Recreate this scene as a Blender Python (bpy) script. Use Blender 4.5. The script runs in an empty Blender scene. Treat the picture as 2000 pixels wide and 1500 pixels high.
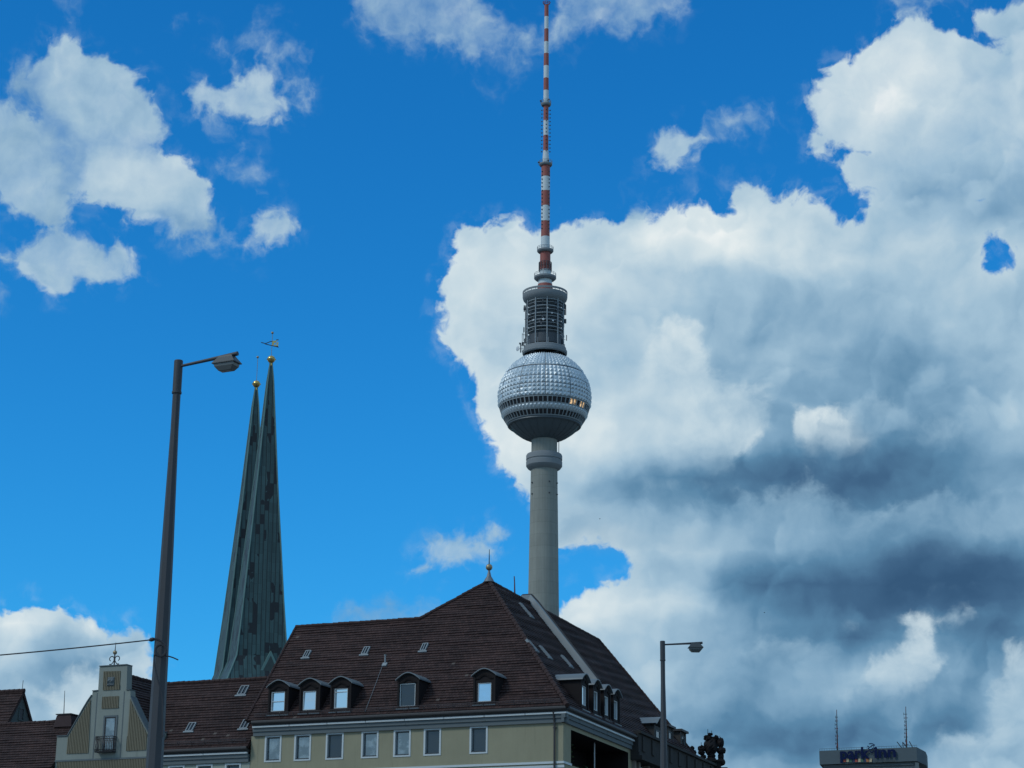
import bpy, bmesh, math, random
from math import sin, cos, tan, atan, atan2, asin, sqrt, pi, radians, degrees, hypot, floor
from mathutils import Vector, Matrix, noise as mnoise

SC = bpy.context.scene
COL = SC.collection

# ------------------------------------------------------------------ camera
PITCH, ROLL, FPX, EYE = radians(17.0), radians(0.575), 4000.0, 1.7   # 72 mm lens on a 36 mm frame
FW = Vector((0, cos(PITCH), sin(PITCH)))
UPV = Vector((0, -sin(PITCH), cos(PITCH)))
RT = Vector((1, 0, 0))
cam_data = bpy.data.cameras.new('camera')
cam_data.sensor_width = 36.0
cam_data.lens = 72.0
cam_data.clip_start = 0.5
cam_data.clip_end = 20000
cam = bpy.data.objects.new('camera', cam_data)
COL.objects.link(cam)
cx = RT * cos(ROLL) + UPV * sin(ROLL)
cy = UPV * cos(ROLL) - RT * sin(ROLL)
cz = -FW
cam.matrix_world = Matrix(((cx.x, cy.x, cz.x, 0), (cx.y, cy.y, cz.y, 0), (cx.z, cy.z, cz.z, EYE), (0, 0, 0, 1)))
SC.camera = cam

# surveying helpers: sight lines from the viewpoint, used to measure the real positions of things
def ray(px, py):
    dx, dy = px - 1000, 750 - py
    X = dx * cos(ROLL) - dy * sin(ROLL)
    Y = dx * sin(ROLL) + dy * cos(ROLL)
    return FW * FPX + RT * X + UPV * Y
O0 = Vector((0, 0, EYE))
def at_z(px, py, z):
    d = ray(px, py)
    return O0 + d * ((z - EYE) / d.z)
def at_y(px, py, y):
    d = ray(px, py)
    return O0 + d * (y / d.y)
def on_plane(px, py, p0, n):
    d = ray(px, py)
    return O0 + d * ((Vector(p0) - O0).dot(n) / d.dot(n))
def depth(p):
    return (Vector(p) - O0).dot(FW)

# ------------------------------------------------------------------ tiny node language
class NT:
    def __init__(self, tree):
        self.t = tree
    def node(self, typ, **kw):
        n = self.t.nodes.new(typ)
        for k, v in kw.items():
            setattr(n, k, v)
        return n
    def link(self, a, b):
        self.t.links.new(a, b)
    def put(self, sock, v):
        if isinstance(v, E):
            self.t.links.new(v.s, sock)
        elif v is not None:
            sock.default_value = v
    def math(self, op, a, b=None, c=None, clamp=False):
        n = self.t.nodes.new('ShaderNodeMath')
        n.operation = op
        n.use_clamp = clamp
        self.put(n.inputs[0], a)
        if b is not None: self.put(n.inputs[1], b)
        if c is not None: self.put(n.inputs[2], c)
        return E(self, n.outputs[0])
    def vmath(self, op, a, b=None, scale=None):
        n = self.t.nodes.new('ShaderNodeVectorMath')
        n.operation = op
        self.put(n.inputs[0], a)
        if b is not None: self.put(n.inputs[1], b)
        if scale is not None: self.put(n.inputs['Scale'], scale)
        return E(self, n.outputs['Value'] if op in ('LENGTH', 'DOT_PRODUCT', 'DISTANCE') else n.outputs[0])
    def xyz(self, x, y, z=0.0):
        n = self.t.nodes.new('ShaderNodeCombineXYZ')
        self.put(n.inputs[0], x); self.put(n.inputs[1], y); self.put(n.inputs[2], z)
        return E(self, n.outputs[0])
    def sep(self, v):
        n = self.t.nodes.new('ShaderNodeSeparateXYZ')
        self.put(n.inputs[0], v)
        return [E(self, o) for o in n.outputs]
    def noise(self, vec, scale=1.0, detail=2.0, rough=0.5, dims='3D', lac=2.0, dist=0.0, color=False):
        n = self.t.nodes.new('ShaderNodeTexNoise')
        n.noise_dimensions = dims
        if vec is not None: self.put(n.inputs['Vector'], vec)
        self.put(n.inputs['Scale'], scale); self.put(n.inputs['Detail'], detail)
        self.put(n.inputs['Roughness'], rough); self.put(n.inputs['Lacunarity'], lac)
        self.put(n.inputs['Distortion'], dist)
        return E(self, n.outputs['Color' if color else 'Fac'])
    def white(self, vec):
        n = self.t.nodes.new('ShaderNodeTexWhiteNoise')
        n.noise_dimensions = '3D'
        self.put(n.inputs['Vector'], vec)
        return E(self, n.outputs['Value'])
    def smooth(self, v, lo, hi, a=0.0, b=1.0):
        n = self.t.nodes.new('ShaderNodeMapRange')
        n.interpolation_type = 'SMOOTHSTEP'
        self.put(n.inputs['Value'], v)
        self.put(n.inputs['From Min'], lo); self.put(n.inputs['From Max'], hi)
        self.put(n.inputs['To Min'], a); self.put(n.inputs['To Max'], b)
        return E(self, n.outputs[0])
    def mix(self, f, a, b):
        n = self.t.nodes.new('ShaderNodeMix')
        n.data_type = 'RGBA'
        self.put(n.inputs['Factor'], f); self.put(n.inputs['A'], None)
        self.put(n.inputs[6], a if isinstance(a, E) else (*a[:3], 1.0))
        self.put(n.inputs[7], b if isinstance(b, E) else (*b[:3], 1.0))
        return E(self, n.outputs[2])
    def ramp(self, f, stops, interp='LINEAR'):
        n = self.t.nodes.new('ShaderNodeValToRGB')
        cr = n.color_ramp
        cr.interpolation = interp
        while len(cr.elements) < len(stops):
            cr.elements.new(0.5)
        for e, (p, c) in zip(cr.elements, stops):
            e.position = p
            e.color = (*c[:3], 1.0)
        self.put(n.inputs[0], f)
        return E(self, n.outputs[0])

class E:
    def __init__(self, nt, s):
        self.nt, self.s = nt, s
    def __add__(self, o): return self.nt.math('ADD', self, o)
    __radd__ = __add__
    def __sub__(self, o): return self.nt.math('SUBTRACT', self, o)
    def __rsub__(self, o): return self.nt.math('SUBTRACT', o, self)
    def __mul__(self, o): return self.nt.math('MULTIPLY', self, o)
    __rmul__ = __mul__
    def __truediv__(self, o): return self.nt.math('DIVIDE', self, o)
    def max(self, o): return self.nt.math('MAXIMUM', self, o)
    def min(self, o): return self.nt.math('MINIMUM', self, o)
    def clamp(self): return self.nt.math('ADD', self, 0.0, clamp=True)

def lin(r, g, b):
    f = lambda c: (c / 255) / 12.92 if c / 255 <= 0.04045 else ((c / 255 + 0.055) / 1.055) ** 2.4
    return (f(r), f(g), f(b))

# ------------------------------------------------------------------ sun direction (afternoon sun, behind and to the left)
SUN_EL, SUN_AZ = radians(42.0), radians(-118.0)      # azimuth measured from +Y towards +X
SUN_DIR = Vector((cos(SUN_EL) * sin(SUN_AZ), cos(SUN_EL) * cos(SUN_AZ), sin(SUN_EL)))

# ------------------------------------------------------------------ world: clear blue sky with cumulus
import numpy as np
QX0, QX1, NX = -16.5, 16.5, 100        # the cloudy part of the sky, in degrees (azimuth x 0.955, elevation)
QY0, QY1, NY = 5.0, 30.0, 52
DEG = degrees(1 / FPX)
SKY_GAIN = [(1.766, 0.425), (1.116, 1.053), (0.985, 1.497)]

# cloud outlines: (opacity, brightness, softness of the outline in px, outline)
BACK = [
 # veils
 (0.52, 0.62, [(688,0),(704,36),(740,60),(748,84),(788,96),(816,86),(848,88),(888,96),(904,118),(936,126),(952,108),(984,116),(1020,104),(1056,96),(1100,98),(1120,70),(1168,56),(1200,68),(1248,56),(1300,40),(1340,10),(1344,-60),(1100,-60),(1085,20),(1075,48),(1040,58),(1000,60),(975,38),(960,18),(935,4),(930,-60),(690,-60)]),
 (0.20, 0.60, [(950,168),(980,146),(1012,158),(1018,182),(968,186)]),
 (0.48, 0.62, [(425,92),(480,70),(530,95),(575,98),(614,112),(590,128),(545,130),(495,112),(435,104)]),
 (0.22, 0.60, [(465,42),(515,20),(562,50),(540,58),(480,50)]),
 (0.36, 0.60, [(340,58),(370,36),(388,50),(360,66)]),
 (0.30, 0.60, [(116,-20),(168,-20),(162,20),(140,30),(120,16)]),
 (0.44, 0.60, [(430,328),(480,308),(520,345),(502,364),(455,348)]),
 (0.40, 0.60, [(403,264),(445,234),(465,246),(440,272)]),
 (0.28, 0.60, [(372,488),(400,466),(432,475),(410,496)]),
 (0.22, 0.60, [(460,484),(480,474),(502,500),(478,498)]),
 (0.40, 0.60, [(-20,565),(16,573),(14,594),(-20,598)]),
 (0.26, 0.62, [(1366,294),(1386,268),(1410,264),(1400,278)]),
 (0.16, 0.60, [(1215,440),(1240,400),(1252,390),(1245,432)]),
 (0.22, 0.62, [(10,175),(29,150),(60,140),(80,160),(60,200),(20,205)]),
 (0.30, 0.62, [(421,438),(482,450),(482,462),(421,452)]),
 (0.42, 0.52, [(655,1215),(664,1186),(708,1190),(734,1174),(756,1167),(781,1174),(818,1186),(840,1176),(855,1186),(880,1240),(650,1260)]),
 (0.30, 0.60, [(1750,-30),(1850,-30),(1815,14),(1770,16)]),
 # fair-weather scraps
 (0.84, 0.66, [(360,182),(388,165),(426,174),(446,161),(504,140),(533,161),(545,182),(554,223),(533,236),(488,227),(446,219),(397,219),(368,198)]),
 (0.62, 0.62, [(540,185),(583,165),(616,182),(607,200),(566,204)]),
 (0.84, 0.66, [(465,448),(488,430),(521,414),(550,426),(576,446),(562,463),(529,469),(497,461)]),
 (0.84, 0.68, [(1274,282),(1288,268),(1316,256),(1352,272),(1366,296),(1348,314),(1328,314),(1304,338),(1280,322)]),
 (0.55, 0.62, [(1378,258),(1392,240),(1416,224),(1444,232),(1460,236),(1476,216),(1498,212),(1494,242),(1464,260),(1424,258),(1392,268)]),
 (0.78, 0.60, [(798,1096),(822,1073),(840,1053),(873,1044),(902,1046),(917,1053),(937,1042),(963,1033),(987,1037),(988,1058),(963,1075),(935,1088),(884,1103),(851,1112),(818,1108)]),
 # left cumulus: translucent body with denser lobes
 (0.50, 0.56, [(22,122),(74,122),(83,93),(120,80),(153,86),(178,110),(207,114),(233,122),(258,143),(268,178),(290,194),(300,231),(332,256),(320,282),(310,300),(330,304),(360,312),(388,345),(411,376),(400,399),(405,426),(424,446),(384,458),(335,457),(285,425),(215,401),(178,388),(150,376),(140,440),(112,448),(91,436),(41,419),(16,390),(-40,374),(-40,200),(0,204),(25,215),(58,231),(66,210),(45,196),(40,170)]),
 (0.93, 0.62, [(80,130),(86,98),(120,84),(153,90),(178,113),(207,117),(231,125),(255,147),(263,180),(284,196),(296,232),(320,256),(308,272),(270,282),(200,276),(150,262),(115,225),(92,180)]),
 (0.70, 0.57, [(26,140),(50,128),(82,140),(92,168),(68,188),(36,172)]),
 (0.90, 0.59, [(-40,205),(0,206),(25,217),(60,236),(92,242),(108,262),(94,300),(118,340),(138,378),(136,434),(112,443),(91,433),(41,416),(16,387),(-40,370)]),
 (0.97, 0.66, [(158,322),(176,299),(240,295),(285,302),(300,313),(330,306),(359,314),(386,345),(409,376),(397,399),(370,411),(300,416),(248,410),(215,397),(178,384),(160,360)]),
 (0.82, 0.58, [(285,418),(370,411),(405,426),(424,444),(384,456),(335,455),(300,442)]),
 (0.86, 0.62, [(8,512),(37,500),(54,475),(103,453),(145,448),(165,479),(198,492),(231,475),(256,504),(266,533),(223,543),(178,547),(149,552),(136,568),(112,570),(83,556),(58,539),(21,523)]),
 # bank on the left horizon
 (0.99, 0.62, [(-60,1190),(0,1195),(15,1199),(34,1192),(48,1186),(67,1181),(84,1186),(105,1190),(126,1195),(137,1200),(148,1214),(150,1230),(160,1231),(174,1227),(197,1228),(210,1240),(220,1251),(235,1249),(252,1242),(267,1234),(281,1244),(281,1268),(279,1284),(294,1297),(300,1330),(310,1560),(-60,1560)]),
 # upper right cumulus
 (0.96, 0.66, [(1700,84),(1728,68),(1756,48),(1796,42),(1832,58),(1872,68),(1916,80),(1944,100),(1968,102),(1976,92),(1952,80),(1948,56),(1904,32),(1898,18),(1960,16),(2000,0),(2200,-60),(2200,460),(1860,470),(1730,450),(1712,400),(1690,374),(1668,372),(1652,356),(1640,338),(1672,308),(1700,300),(1676,288),(1660,280),(1632,280),(1612,300),(1588,296),(1588,268),(1606,248),(1598,224),(1590,210),(1604,176),(1612,140),(1644,124),(1664,132),(1688,104)]),
 # the great cumulus behind the tower
 (1.0, 0.60, [(1028,470),(1055,460),(1084,447),(1105,452),(1129,435),(1154,433),(1191,437),(1236,440),(1276,432),(1304,412),(1336,412),(1368,405),(1392,408),(1412,420),(1430,420),(1428,395),(1432,370),(1456,358),(1488,366),(1504,386),(1540,382),(1568,378),(1588,396),(1612,414),(1632,438),(1652,430),(1676,446),(1692,432),(1700,404),(1720,384),(1800,400),(2200,380),(2200,1560),(1060,1560),(1072,1195),(1098,1178),(1121,1176),(1154,1160),(1206,1141),(1243,1134),(1248,1130),(1243,1118),(1224,1089),(1206,1066),(1168,1056),(1130,1052),(1100,1064),(1085,1050),(1060,1010),(1034,956),(1018,935),(993,915),(968,890),(964,844),(947,807),(941,778),(941,753),(931,724),(914,708),(894,691),(868,672),(877,646),(881,625),(861,609),(863,580),(869,547),(885,534),(902,505),(902,485),(898,460),(906,447),(931,435),(939,452),(960,439),(997,429),(1014,450)]),
]
# gaps where the blue shows: (depth, outline)
GAPS = [
 (0.9, [(1906,478),(1930,458),(1955,470),(1977,495),(1987,530),(1960,558),(1930,550),(1912,522)]),
 (0.35, [(1965,470),(2010,462),(2010,500),(1980,505)]),
 (0.7, [(-60,176),(30,188),(62,204),(70,222),(40,212),(0,200),(-60,196)]),
 (1.0, [(1540,366),(1600,346),(1640,346),(1662,366),(1706,374),(1708,394),(1688,424),(1672,442),(1640,434),(1612,410),(1575,396)]),
 (0.5, [(1880,372),(1930,378),(1935,392),(1890,395)]),
 (0.35, [(1970,380),(2010,380),(2010,400),(1975,400)]),
 (0.5, [(790,62),(825,58),(840,66),(805,74)]),
 (0.5, [(1500,420),(1540,418),(1560,436),(1545,446),(1510,434)]),
]
# light and shade inside the clouds: (x, y, rx, ry, change of brightness)
SHADE = [
 (290,345,110,45,.08),(110,115,50,40,.06),(210,240,70,40,.05),(130,320,50,50,-.06),
 (60,1208,90,26,.28),(15,1235,40,28,.14),(110,1275,70,50,-.2),(30,1290,40,40,.1),(185,1310,60,30,-.12),(75,1370,40,50,-.14),
 (1760,120,110,70,.16),(1690,220,90,80,.16),(1800,200,120,90,.10),(1950,370,170,80,-.18),(1840,370,120,60,-.05),(1970,180,80,80,.04),
 (960,500,110,80,.15),(920,640,90,130,.15),(1060,560,150,110,.10),(1180,570,190,90,.10),(1370,445,90,50,.26),(1440,475,80,55,.2),(1290,460,80,40,.16),
 (1560,500,110,45,.2),(1200,490,120,50,.13),(1250,790,120,80,.16),(1150,860,130,60,.2),(1010,860,90,100,.22),(1080,720,160,160,.08),(1200,640,120,110,-.02),
 (1480,400,60,40,.08),(1560,420,70,40,.05),(1720,520,130,60,.06),(1800,470,90,50,.12),(1930,610,90,80,.03),
 (1400,955,290,72,-.26),(1610,945,230,70,-.20),(1800,900,220,110,-.10),(1330,930,100,30,-.06),(1740,740,150,150,-.2),(1500,800,120,80,-.10),(1540,890,190,50,-.12),(1450,640,150,100,-.08),
 (1830,910,280,90,-.14),(1300,1060,150,50,.1),(1130,990,60,60,.10),(1160,1040,60,30,.10),(1200,970,80,30,-.05),(1560,1040,180,50,-.02),(1800,1020,200,70,-.10),
 (1680,1145,320,80,-.36),(1920,1130,270,110,-.40),(1500,1145,130,45,-.22),(1560,1240,150,60,-.18),(1690,1250,90,36,-.24),(1960,1260,120,60,-.3),(1850,1390,100,80,-.26),
 (1500,1440,280,80,-.34),(1720,1440,160,50,-.2),(1480,1330,160,70,-.10),(1440,1490,120,30,.10),(1400,1290,120,60,-.04),
 (1210,1180,120,40,.2),(1340,1165,80,30,.15),(1140,1210,70,40,.14),(1270,1310,50,40,.12),(1230,1250,90,50,.06),
]
# bright heads that stand in front of the shaded mass: crisp on top, fading below: (opacity, brightness, fade start y, fade end y, outline)
FRONT = [
 (0.62, 0.52, 1000, 1095, [(1096,990),(1150,985),(1200,1008),(1255,988),(1300,994),(1370,988),(1430,978),(1500,962),(1560,948),(1600,956),(1650,984),(1700,1000),(1760,985),(1830,960),(1900,975),(2000,950),(2200,940),(2200,1120),(1600,1140),(1250,1140),(1100,1060)]),
 (0.55, 0.62, 640, 740, [(1915,605),(1940,575),(1975,568),(2060,560),(2200,560),(2200,720),(1960,720),(1922,670)]),
 (0.50, 0.60, 700, 800, [(1945,660),(1965,650),(2000,640),(2200,640),(2200,820),(1960,800)]),
 (0.50, 0.58, 790, 860, [(1655,780),(1690,768),(1730,775),(1780,800),(1800,850),(1700,870),(1660,840)]),
 (0.50, 0.60, 1250, 1330, [(1470,1262),(1510,1240),(1560,1245),(1600,1262),(1640,1290),(1640,1340),(1500,1360),(1460,1310)]),
 (0.45, 0.60, 620, 720, [(1180,640),(1200,590),(1240,570),(1275,590),(1262,650),(1230,740),(1180,720)]),
 (0.45, 0.80, 470, 600, [(1290,440),(1330,425),(1380,420),(1400,440),(1392,520),(1320,540),(1280,500)]),
 (0.45, 0.78, 500, 580, [(1480,470),(1530,450),(1580,440),(1640,470),(1650,520),(1560,560),(1490,540)]),
 (0.40, 0.82, 560, 700, [(880,560),(905,520),(950,505),(985,530),(990,600),(940,680),(890,650)]),

 (0.90, 0.76, 840, 935, [(1150,840),(1178,770),(1225,740),(1245,700),(1262,662),(1278,634),(1299,617),(1324,619),(1340,633),(1365,646),(1386,679),(1390,705),(1420,722),(1428,753),(1470,747),(1499,757),(1510,790),(1490,850),(1430,920),(1300,950),(1180,930)]),
 (0.80, 0.88, 680, 800, [(1268,690),(1276,640),(1299,619),(1324,621),(1342,640),(1352,680),(1330,740),(1285,750)]),
 (0.70, 0.92, 830, 900, [(1090,820),(1120,790),(1165,800),(1200,780),(1235,800),(1250,850),(1230,900),(1130,905),(1080,880)]),
 (0.45, 0.66, 790, 860, [(1400,715),(1422,724),(1428,753),(1470,747),(1499,757),(1513,780),(1500,830),(1400,860),(1390,760)]),
 (0.85, 0.84, 820, 900, [(1545,830),(1557,806),(1578,811),(1594,819),(1598,799),(1622,789),(1644,798),(1650,815),(1685,814),(1704,832),(1730,846),(1712,880),(1660,905),(1590,900),(1556,858)]),
 (0.45, 0.62, 840, 880, [(1800,812),(1821,828),(1855,813),(1882,836),(1878,866),(1813,878),(1760,868),(1790,845)]),
 (0.70, 0.78, 1095, 1130, [(1296,1040),(1323,1026),(1344,1036),(1330,1052),(1330,1075),(1361,1092),(1417,1092),(1440,1108),(1398,1126),(1323,1130),(1250,1132),(1290,1090)]),
 (0.35, 0.70, 1080, 1140, [(1222,1076),(1235,1040),(1280,1050),(1290,1100),(1300,1135),(1250,1134)]),
 (0.78, 0.78, 1290, 1405, [(1760,1197),(1793,1188),(1831,1202),(1837,1228),(1815,1245),(1834,1277),(1838,1325),(1793,1372),(1737,1382),(1629,1384),(1622,1362),(1685,1350),(1688,1324),(1706,1279),(1741,1270),(1762,1244),(1780,1225)]),
 (0.45, 0.70, 1200, 1228, [(1857,1198),(1887,1188),(1894,1207),(1868,1223)]),
 (0.35, 0.66, 1230, 1255, [(1640,1236),(1655,1218),(1668,1234),(1655,1252)]),
 (0.70, 0.72, 1330, 1430, [(1925,1400),(1948,1333),(1972,1275),(2000,1275),(2200,1260),(2200,1420),(2000,1420),(1953,1415)]),
 (0.70, 0.66, 1450, 1500, [(1818,1455),(1840,1426),(1887,1426),(1920,1432),(1943,1416),(2000,1416),(2200,1400),(2200,1560),(1840,1560),(1830,1480)]),
 (0.85, 0.84, 1236, 1262, [(145,1238),(160,1231),(174,1226),(197,1227),(212,1240),(216,1256),(190,1262),(165,1252)]),
 (0.60, 0.66, 1270, 1300, [(234,1252),(252,1242),(267,1233),(283,1244),(282,1285),(250,1292),(235,1272)]),
 (0.80, 0.78, 1360, 1440, [(88,1345),(100,1322),(125,1296),(150,1290),(172,1300),(192,1286),(210,1300),(230,1400),(180,1420),(100,1400)]),
 (0.65, 0.72, 1345, 1370, [(-40,1338),(15,1334),(30,1342),(50,1330),(56,1350),(40,1372),(-40,1372)]),
]

def poly_sdf(P, X, Y):
    """signed distance (positive inside) of pixel positions to an outline"""
    P = np.array(P, float)
    d = np.full(X.shape, 1e9)
    ins = np.zeros(X.shape, bool)
    for i in range(len(P)):
        a, b = P[i], P[(i + 1) % len(P)]
        e = b - a
        wx, wy = X - a[0], Y - a[1]
        t = np.clip((wx * e[0] + wy * e[1]) / max(e @ e, 1e-9), 0, 1)
        d = np.minimum(d, np.hypot(wx - t * e[0], wy - t * e[1]))
        c = ((a[1] <= Y) & (b[1] > Y)) | ((b[1] <= Y) & (a[1] > Y))
        xi = a[0] + (Y - a[1]) * e[0] / (e[1] if abs(e[1]) > 1e-9 else 1e-9)
        ins ^= c & (X < xi)
    return np.where(ins, d, -d)

def cloud_maps():
    qx, qy = np.meshgrid(np.linspace(QX0, QX1, NX), np.linspace(QY0, QY1, NY))
    az, el = np.radians(qx / 0.955), np.radians(qy)
    d = np.stack([np.cos(el) * np.sin(az), np.cos(el) * np.cos(az), np.sin(el)], -1)
    dep = d @ np.array(FW)
    Xc, Yc = d @ np.array(RT) / dep * FPX, d @ np.array(UPV) / dep * FPX
    X = 1000 + Xc * cos(ROLL) + Yc * sin(ROLL)
    Y = 750 + Xc * sin(ROLL) - Yc * cos(ROLL)
    sd = np.full(X.shape, -400.0)
    wsum = np.full(X.shape, 1e-9); op = np.zeros(X.shape); br = np.zeros(X.shape)
    for o, b, P in BACK:
        s = poly_sdf(P, X, Y)
        w = np.exp(np.clip(s, -200, 14) / 7.0 + 7.0 * o)
        wsum += w; op += w * o; br += w * b
        sd = np.maximum(sd, s)
    op /= wsum; br /= wsum
    for o, P in GAPS:
        s = poly_sdf(P, X, Y)
        sd = np.minimum(sd, -s + (1 - o) * 22)
    for x, y, rx, ry, v in SHADE:
        r2 = ((X - x) / rx) ** 2 + ((Y - y) / ry) ** 2
        br += v * np.exp(-r2 * 1.3)
    fs = np.full(X.shape, -400.0)
    wsum = np.full(X.shape, 1e-9); fo = np.zeros(X.shape); fb = np.zeros(X.shape)
    for o, b, y0, y1, P in FRONT:
        s = poly_sdf(P, X, Y)
        w = np.exp(np.clip(s, -200, 60) / 8.0)
        t = np.clip((Y - y0) / (y1 - y0), 0, 1)
        wsum += w; fo += w * o * (1 - t * t * (3 - 2 * t)); fb += w * (b - 0.10 * t)
        fs = np.maximum(fs, s)
    enc = lambda s: np.clip(0.5 + s * DEG / 6.0, 0, 1)
    cl = lambda a: np.clip(a, 0, 1)
    return (enc(sd), cl(br), cl(op)), (enc(fs), cl(fb / wsum), cl(fo / wsum))

def make_world():
    w = bpy.data.worlds.new('World')
    SC.world = w
    w.use_nodes = True
    t = w.node_tree
    t.nodes.clear()
    n = NT(t)
    tc = n.node('ShaderNodeTexCoord')
    dirv = E(n, tc.outputs['Generated'])
    x, y, z = n.sep(dirv)
    az = n.math('ARCTAN2', x, y) * 57.29578
    el = n.math('ARCSINE', z.max(-1.0).min(1.0)) * 57.29578
    q = n.xyz(az * 0.955, el)
    # blue air
    sky = n.node('ShaderNodeTexSky')
    sky.sky_type = 'NISHITA'
    sky.sun_disc = False
    sky.sun_elevation = SUN_EL
    sky.sun_rotation = SUN_AZ
    sky.altitude = 50
    sky.air_density = 1.0
    sky.dust_density = 0.3
    sky.ozone_density = 2.0
    sr = n.node('ShaderNodeSeparateColor')
    n.link(sky.outputs[0], sr.inputs[0])
    air = n.node('ShaderNodeCombineColor')
    for i, (g, k) in enumerate(SKY_GAIN):
        n.put(air.inputs[i], n.math('POWER', E(n, sr.outputs[i]) * 0.1, g) * k)
    col = E(n, air.outputs[0])

    # turbulence, in degrees of sky
    w1 = n.vmath('SUBTRACT', n.noise(q, 0.5, 5, 0.55, '2D', color=True), (0.5, 0.5, 0.5))
    q1 = n.vmath('ADD', q, n.vmath('SCALE', w1, scale=0.85))
    fine = n.noise(q1, 1.3, 7, 0.57, '2D') - 0.5
    pf = n.noise(q1, 1.35, 4, 0.5, '2D')
    puffs = 0.35 - n.math('ABSOLUTE', pf - 0.5) * 2.0
    soft0 = n.noise(q1, 0.42, 3, 0.45, '2D')
    soft1 = n.noise(n.vmath('ADD', q1, (-0.35, 0.45, 0.0)), 0.42, 3, 0.45, '2D')
    relief = soft0 - soft1
    # overlapping heads: terraces of a rolling field, bright on the edges that face the sun and fading inwards
    def heads(scale, steps, dx, dy):
        h0 = n.noise(q1, scale, 4, 0.45, '2D')
        h1 = n.noise(n.vmath('ADD', q1, (dx, dy, 0.0)), scale, 2, 0.4, '2D')
        h2 = n.noise(q1, scale, 2, 0.4, '2D')
        t = n.math('FRACT', h0 * steps)
        return (n.smooth(t, 0.0, 0.16) * n.smooth(t, 0.9, 0.08) - 0.25) * n.smooth(h2 - h1, -0.01, 0.10)
    shade = relief * 0.32 + heads(0.30, 3.5, -0.35, 0.55) * 0.09 + heads(0.7, 2.5, -0.15, 0.25) * 0.03

    u0, v0, _ = n.sep(q1)
    u0 = (u0 - QX0) * (1.0 / (QX1 - QX0))
    v0 = (v0 - QY0) * ((NY - 1) / (QY1 - QY0))
    ramp = [(0.0, lin(54, 88, 122)), (0.15, lin(66, 102, 136)), (0.33, lin(90, 134, 167)), (0.48, lin(127, 165, 193)), (0.62, lin(160, 191, 212)),
            (0.78, lin(194, 214, 225)), (0.91, lin(218, 230, 234)), (1.0, lin(238, 243, 243))]
    def lookup(maps, k0, k1):
        acc = None
        for k in range(k0, k1 + 1):
            cu = n.node('ShaderNodeRGBCurve')
            n.put(cu.inputs['Color'], u0)
            for c in range(3):
                row = maps[c][k]
                pts = cu.mapping.curves[c].points
                keep = [i for i in range(NX) if i in (0, NX - 1) or not (row[i - 1] == row[i] == row[i + 1])]
                pts[0].location = (0, row[0]); pts[1].location = (1, row[-1])
                for i in keep[1:-1]:
                    pts.new(i / (NX - 1), row[i])
            cu.mapping.update()
            hat = n.math('SUBTRACT', 1.0, n.math('ABSOLUTE', v0 - float(k)), clamp=True)
            m = n.node('ShaderNodeVectorMath', operation='MULTIPLY_ADD')
            n.link(cu.outputs[0], m.inputs[0])
            n.put(m.inputs[1], hat)
            if acc is not None: n.put(m.inputs[2], acc)
            acc = E(n, m.outputs[0])
        return n.sep(acc)
    def background(c):
        bg = n.node('ShaderNodeBackground')
        bg.inputs['Strength'].default_value = 0.1
        n.put(bg.inputs['Color'], n.vmath('SCALE', c, scale=10.0))
        return bg
    def mix_shader(f, a, b):
        m = n.node('ShaderNodeMixShader')
        n.put(m.inputs[0], f)
        n.link(a.outputs[0], m.inputs[1]); n.link(b.outputs[0], m.inputs[2])
        return m
    back, front = cloud_maps()
    # the sky is evaluated in belts of elevation, so that each sight line only looks up the clouds of its own belt
    BELT = 6
    shader = None
    for k0 in range(0, NY - 1, BELT):
        k1 = min(k0 + BELT, NY - 1)
        s, b, o = lookup(back, k0, k1)
        s = (s - 0.5) * 6.0
        edge = 0.85 - o * 0.66
        sn = s + fine * (edge * 0.8 + 0.42) + puffs * 0.42
        sn = sn - (1.0 - o) * 0.28
        a = n.smooth(sn, edge * -0.6, edge * 0.7, 0.0, 1.0) * o * ((1.0 - o) * fine * 3.5 + 1.0)
        wisp = n.smooth(sn, -0.6, 0.3) * n.smooth(fine, -0.06, 0.2) * 0.26
        a = a.max(wisp * o)
        br = b + shade + fine * 0.12 + n.smooth(sn, 0.0, 0.75, 0.09, 0.0) * n.smooth(o, 0.93, 0.99)
        c = n.mix(a.clamp(), col, n.ramp(br, ramp))
        s, b, o = lookup(front, k0, k1)
        s = (s - 0.5) * 6.0
        sn = s + fine * 0.7 + puffs * 0.36
        a2 = n.smooth(sn, -0.12, 0.36, 0.0, 1.0) * o * (0.95 + fine * 0.8)
        br = b + shade * 0.8 + fine * 0.12
        c = n.mix(a2.clamp(), c, n.ramp(br, ramp))
        leaf = background(c)
        shader = leaf if shader is None else mix_shader(n.math('GREATER_THAN', v0, float(k0)), shader, leaf)
    # broken clouds over the rest of the sky, away from the view
    nz = n.noise(dirv, 2.3, 5, 0.55, '3D')
    cov = n.smooth(nz, 0.40, 0.54).max(n.smooth(el, 24.0, 6.0, 0.0, 0.85))
    rb = 0.66 - n.smooth(nz, 0.52, 0.75) * 0.45
    far = n.smooth(n.math('ABSOLUTE', az), 17.0, 30.0).max(n.smooth(el, 31.0, 40.0))
    rest = background(n.mix(cov * 0.95, col, n.ramp(rb, ramp)))
    shader = mix_shader(far, shader, rest)
    out = n.node('ShaderNodeOutputWorld')
    n.link(shader.outputs[0], out.inputs[0])
make_world()

sun_data = bpy.data.lights.new('sun', 'SUN')
sun_data.energy = 1.15
sun_data.angle = radians(14)
sun_data.color = (1.0, 0.95, 0.86)
sun = bpy.data.objects.new('sun', sun_data)
COL.objects.link(sun)
sun.rotation_euler = SUN_DIR.to_track_quat('Z', 'Y').to_euler()
sun.location = (-60, -40, 80)

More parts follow.
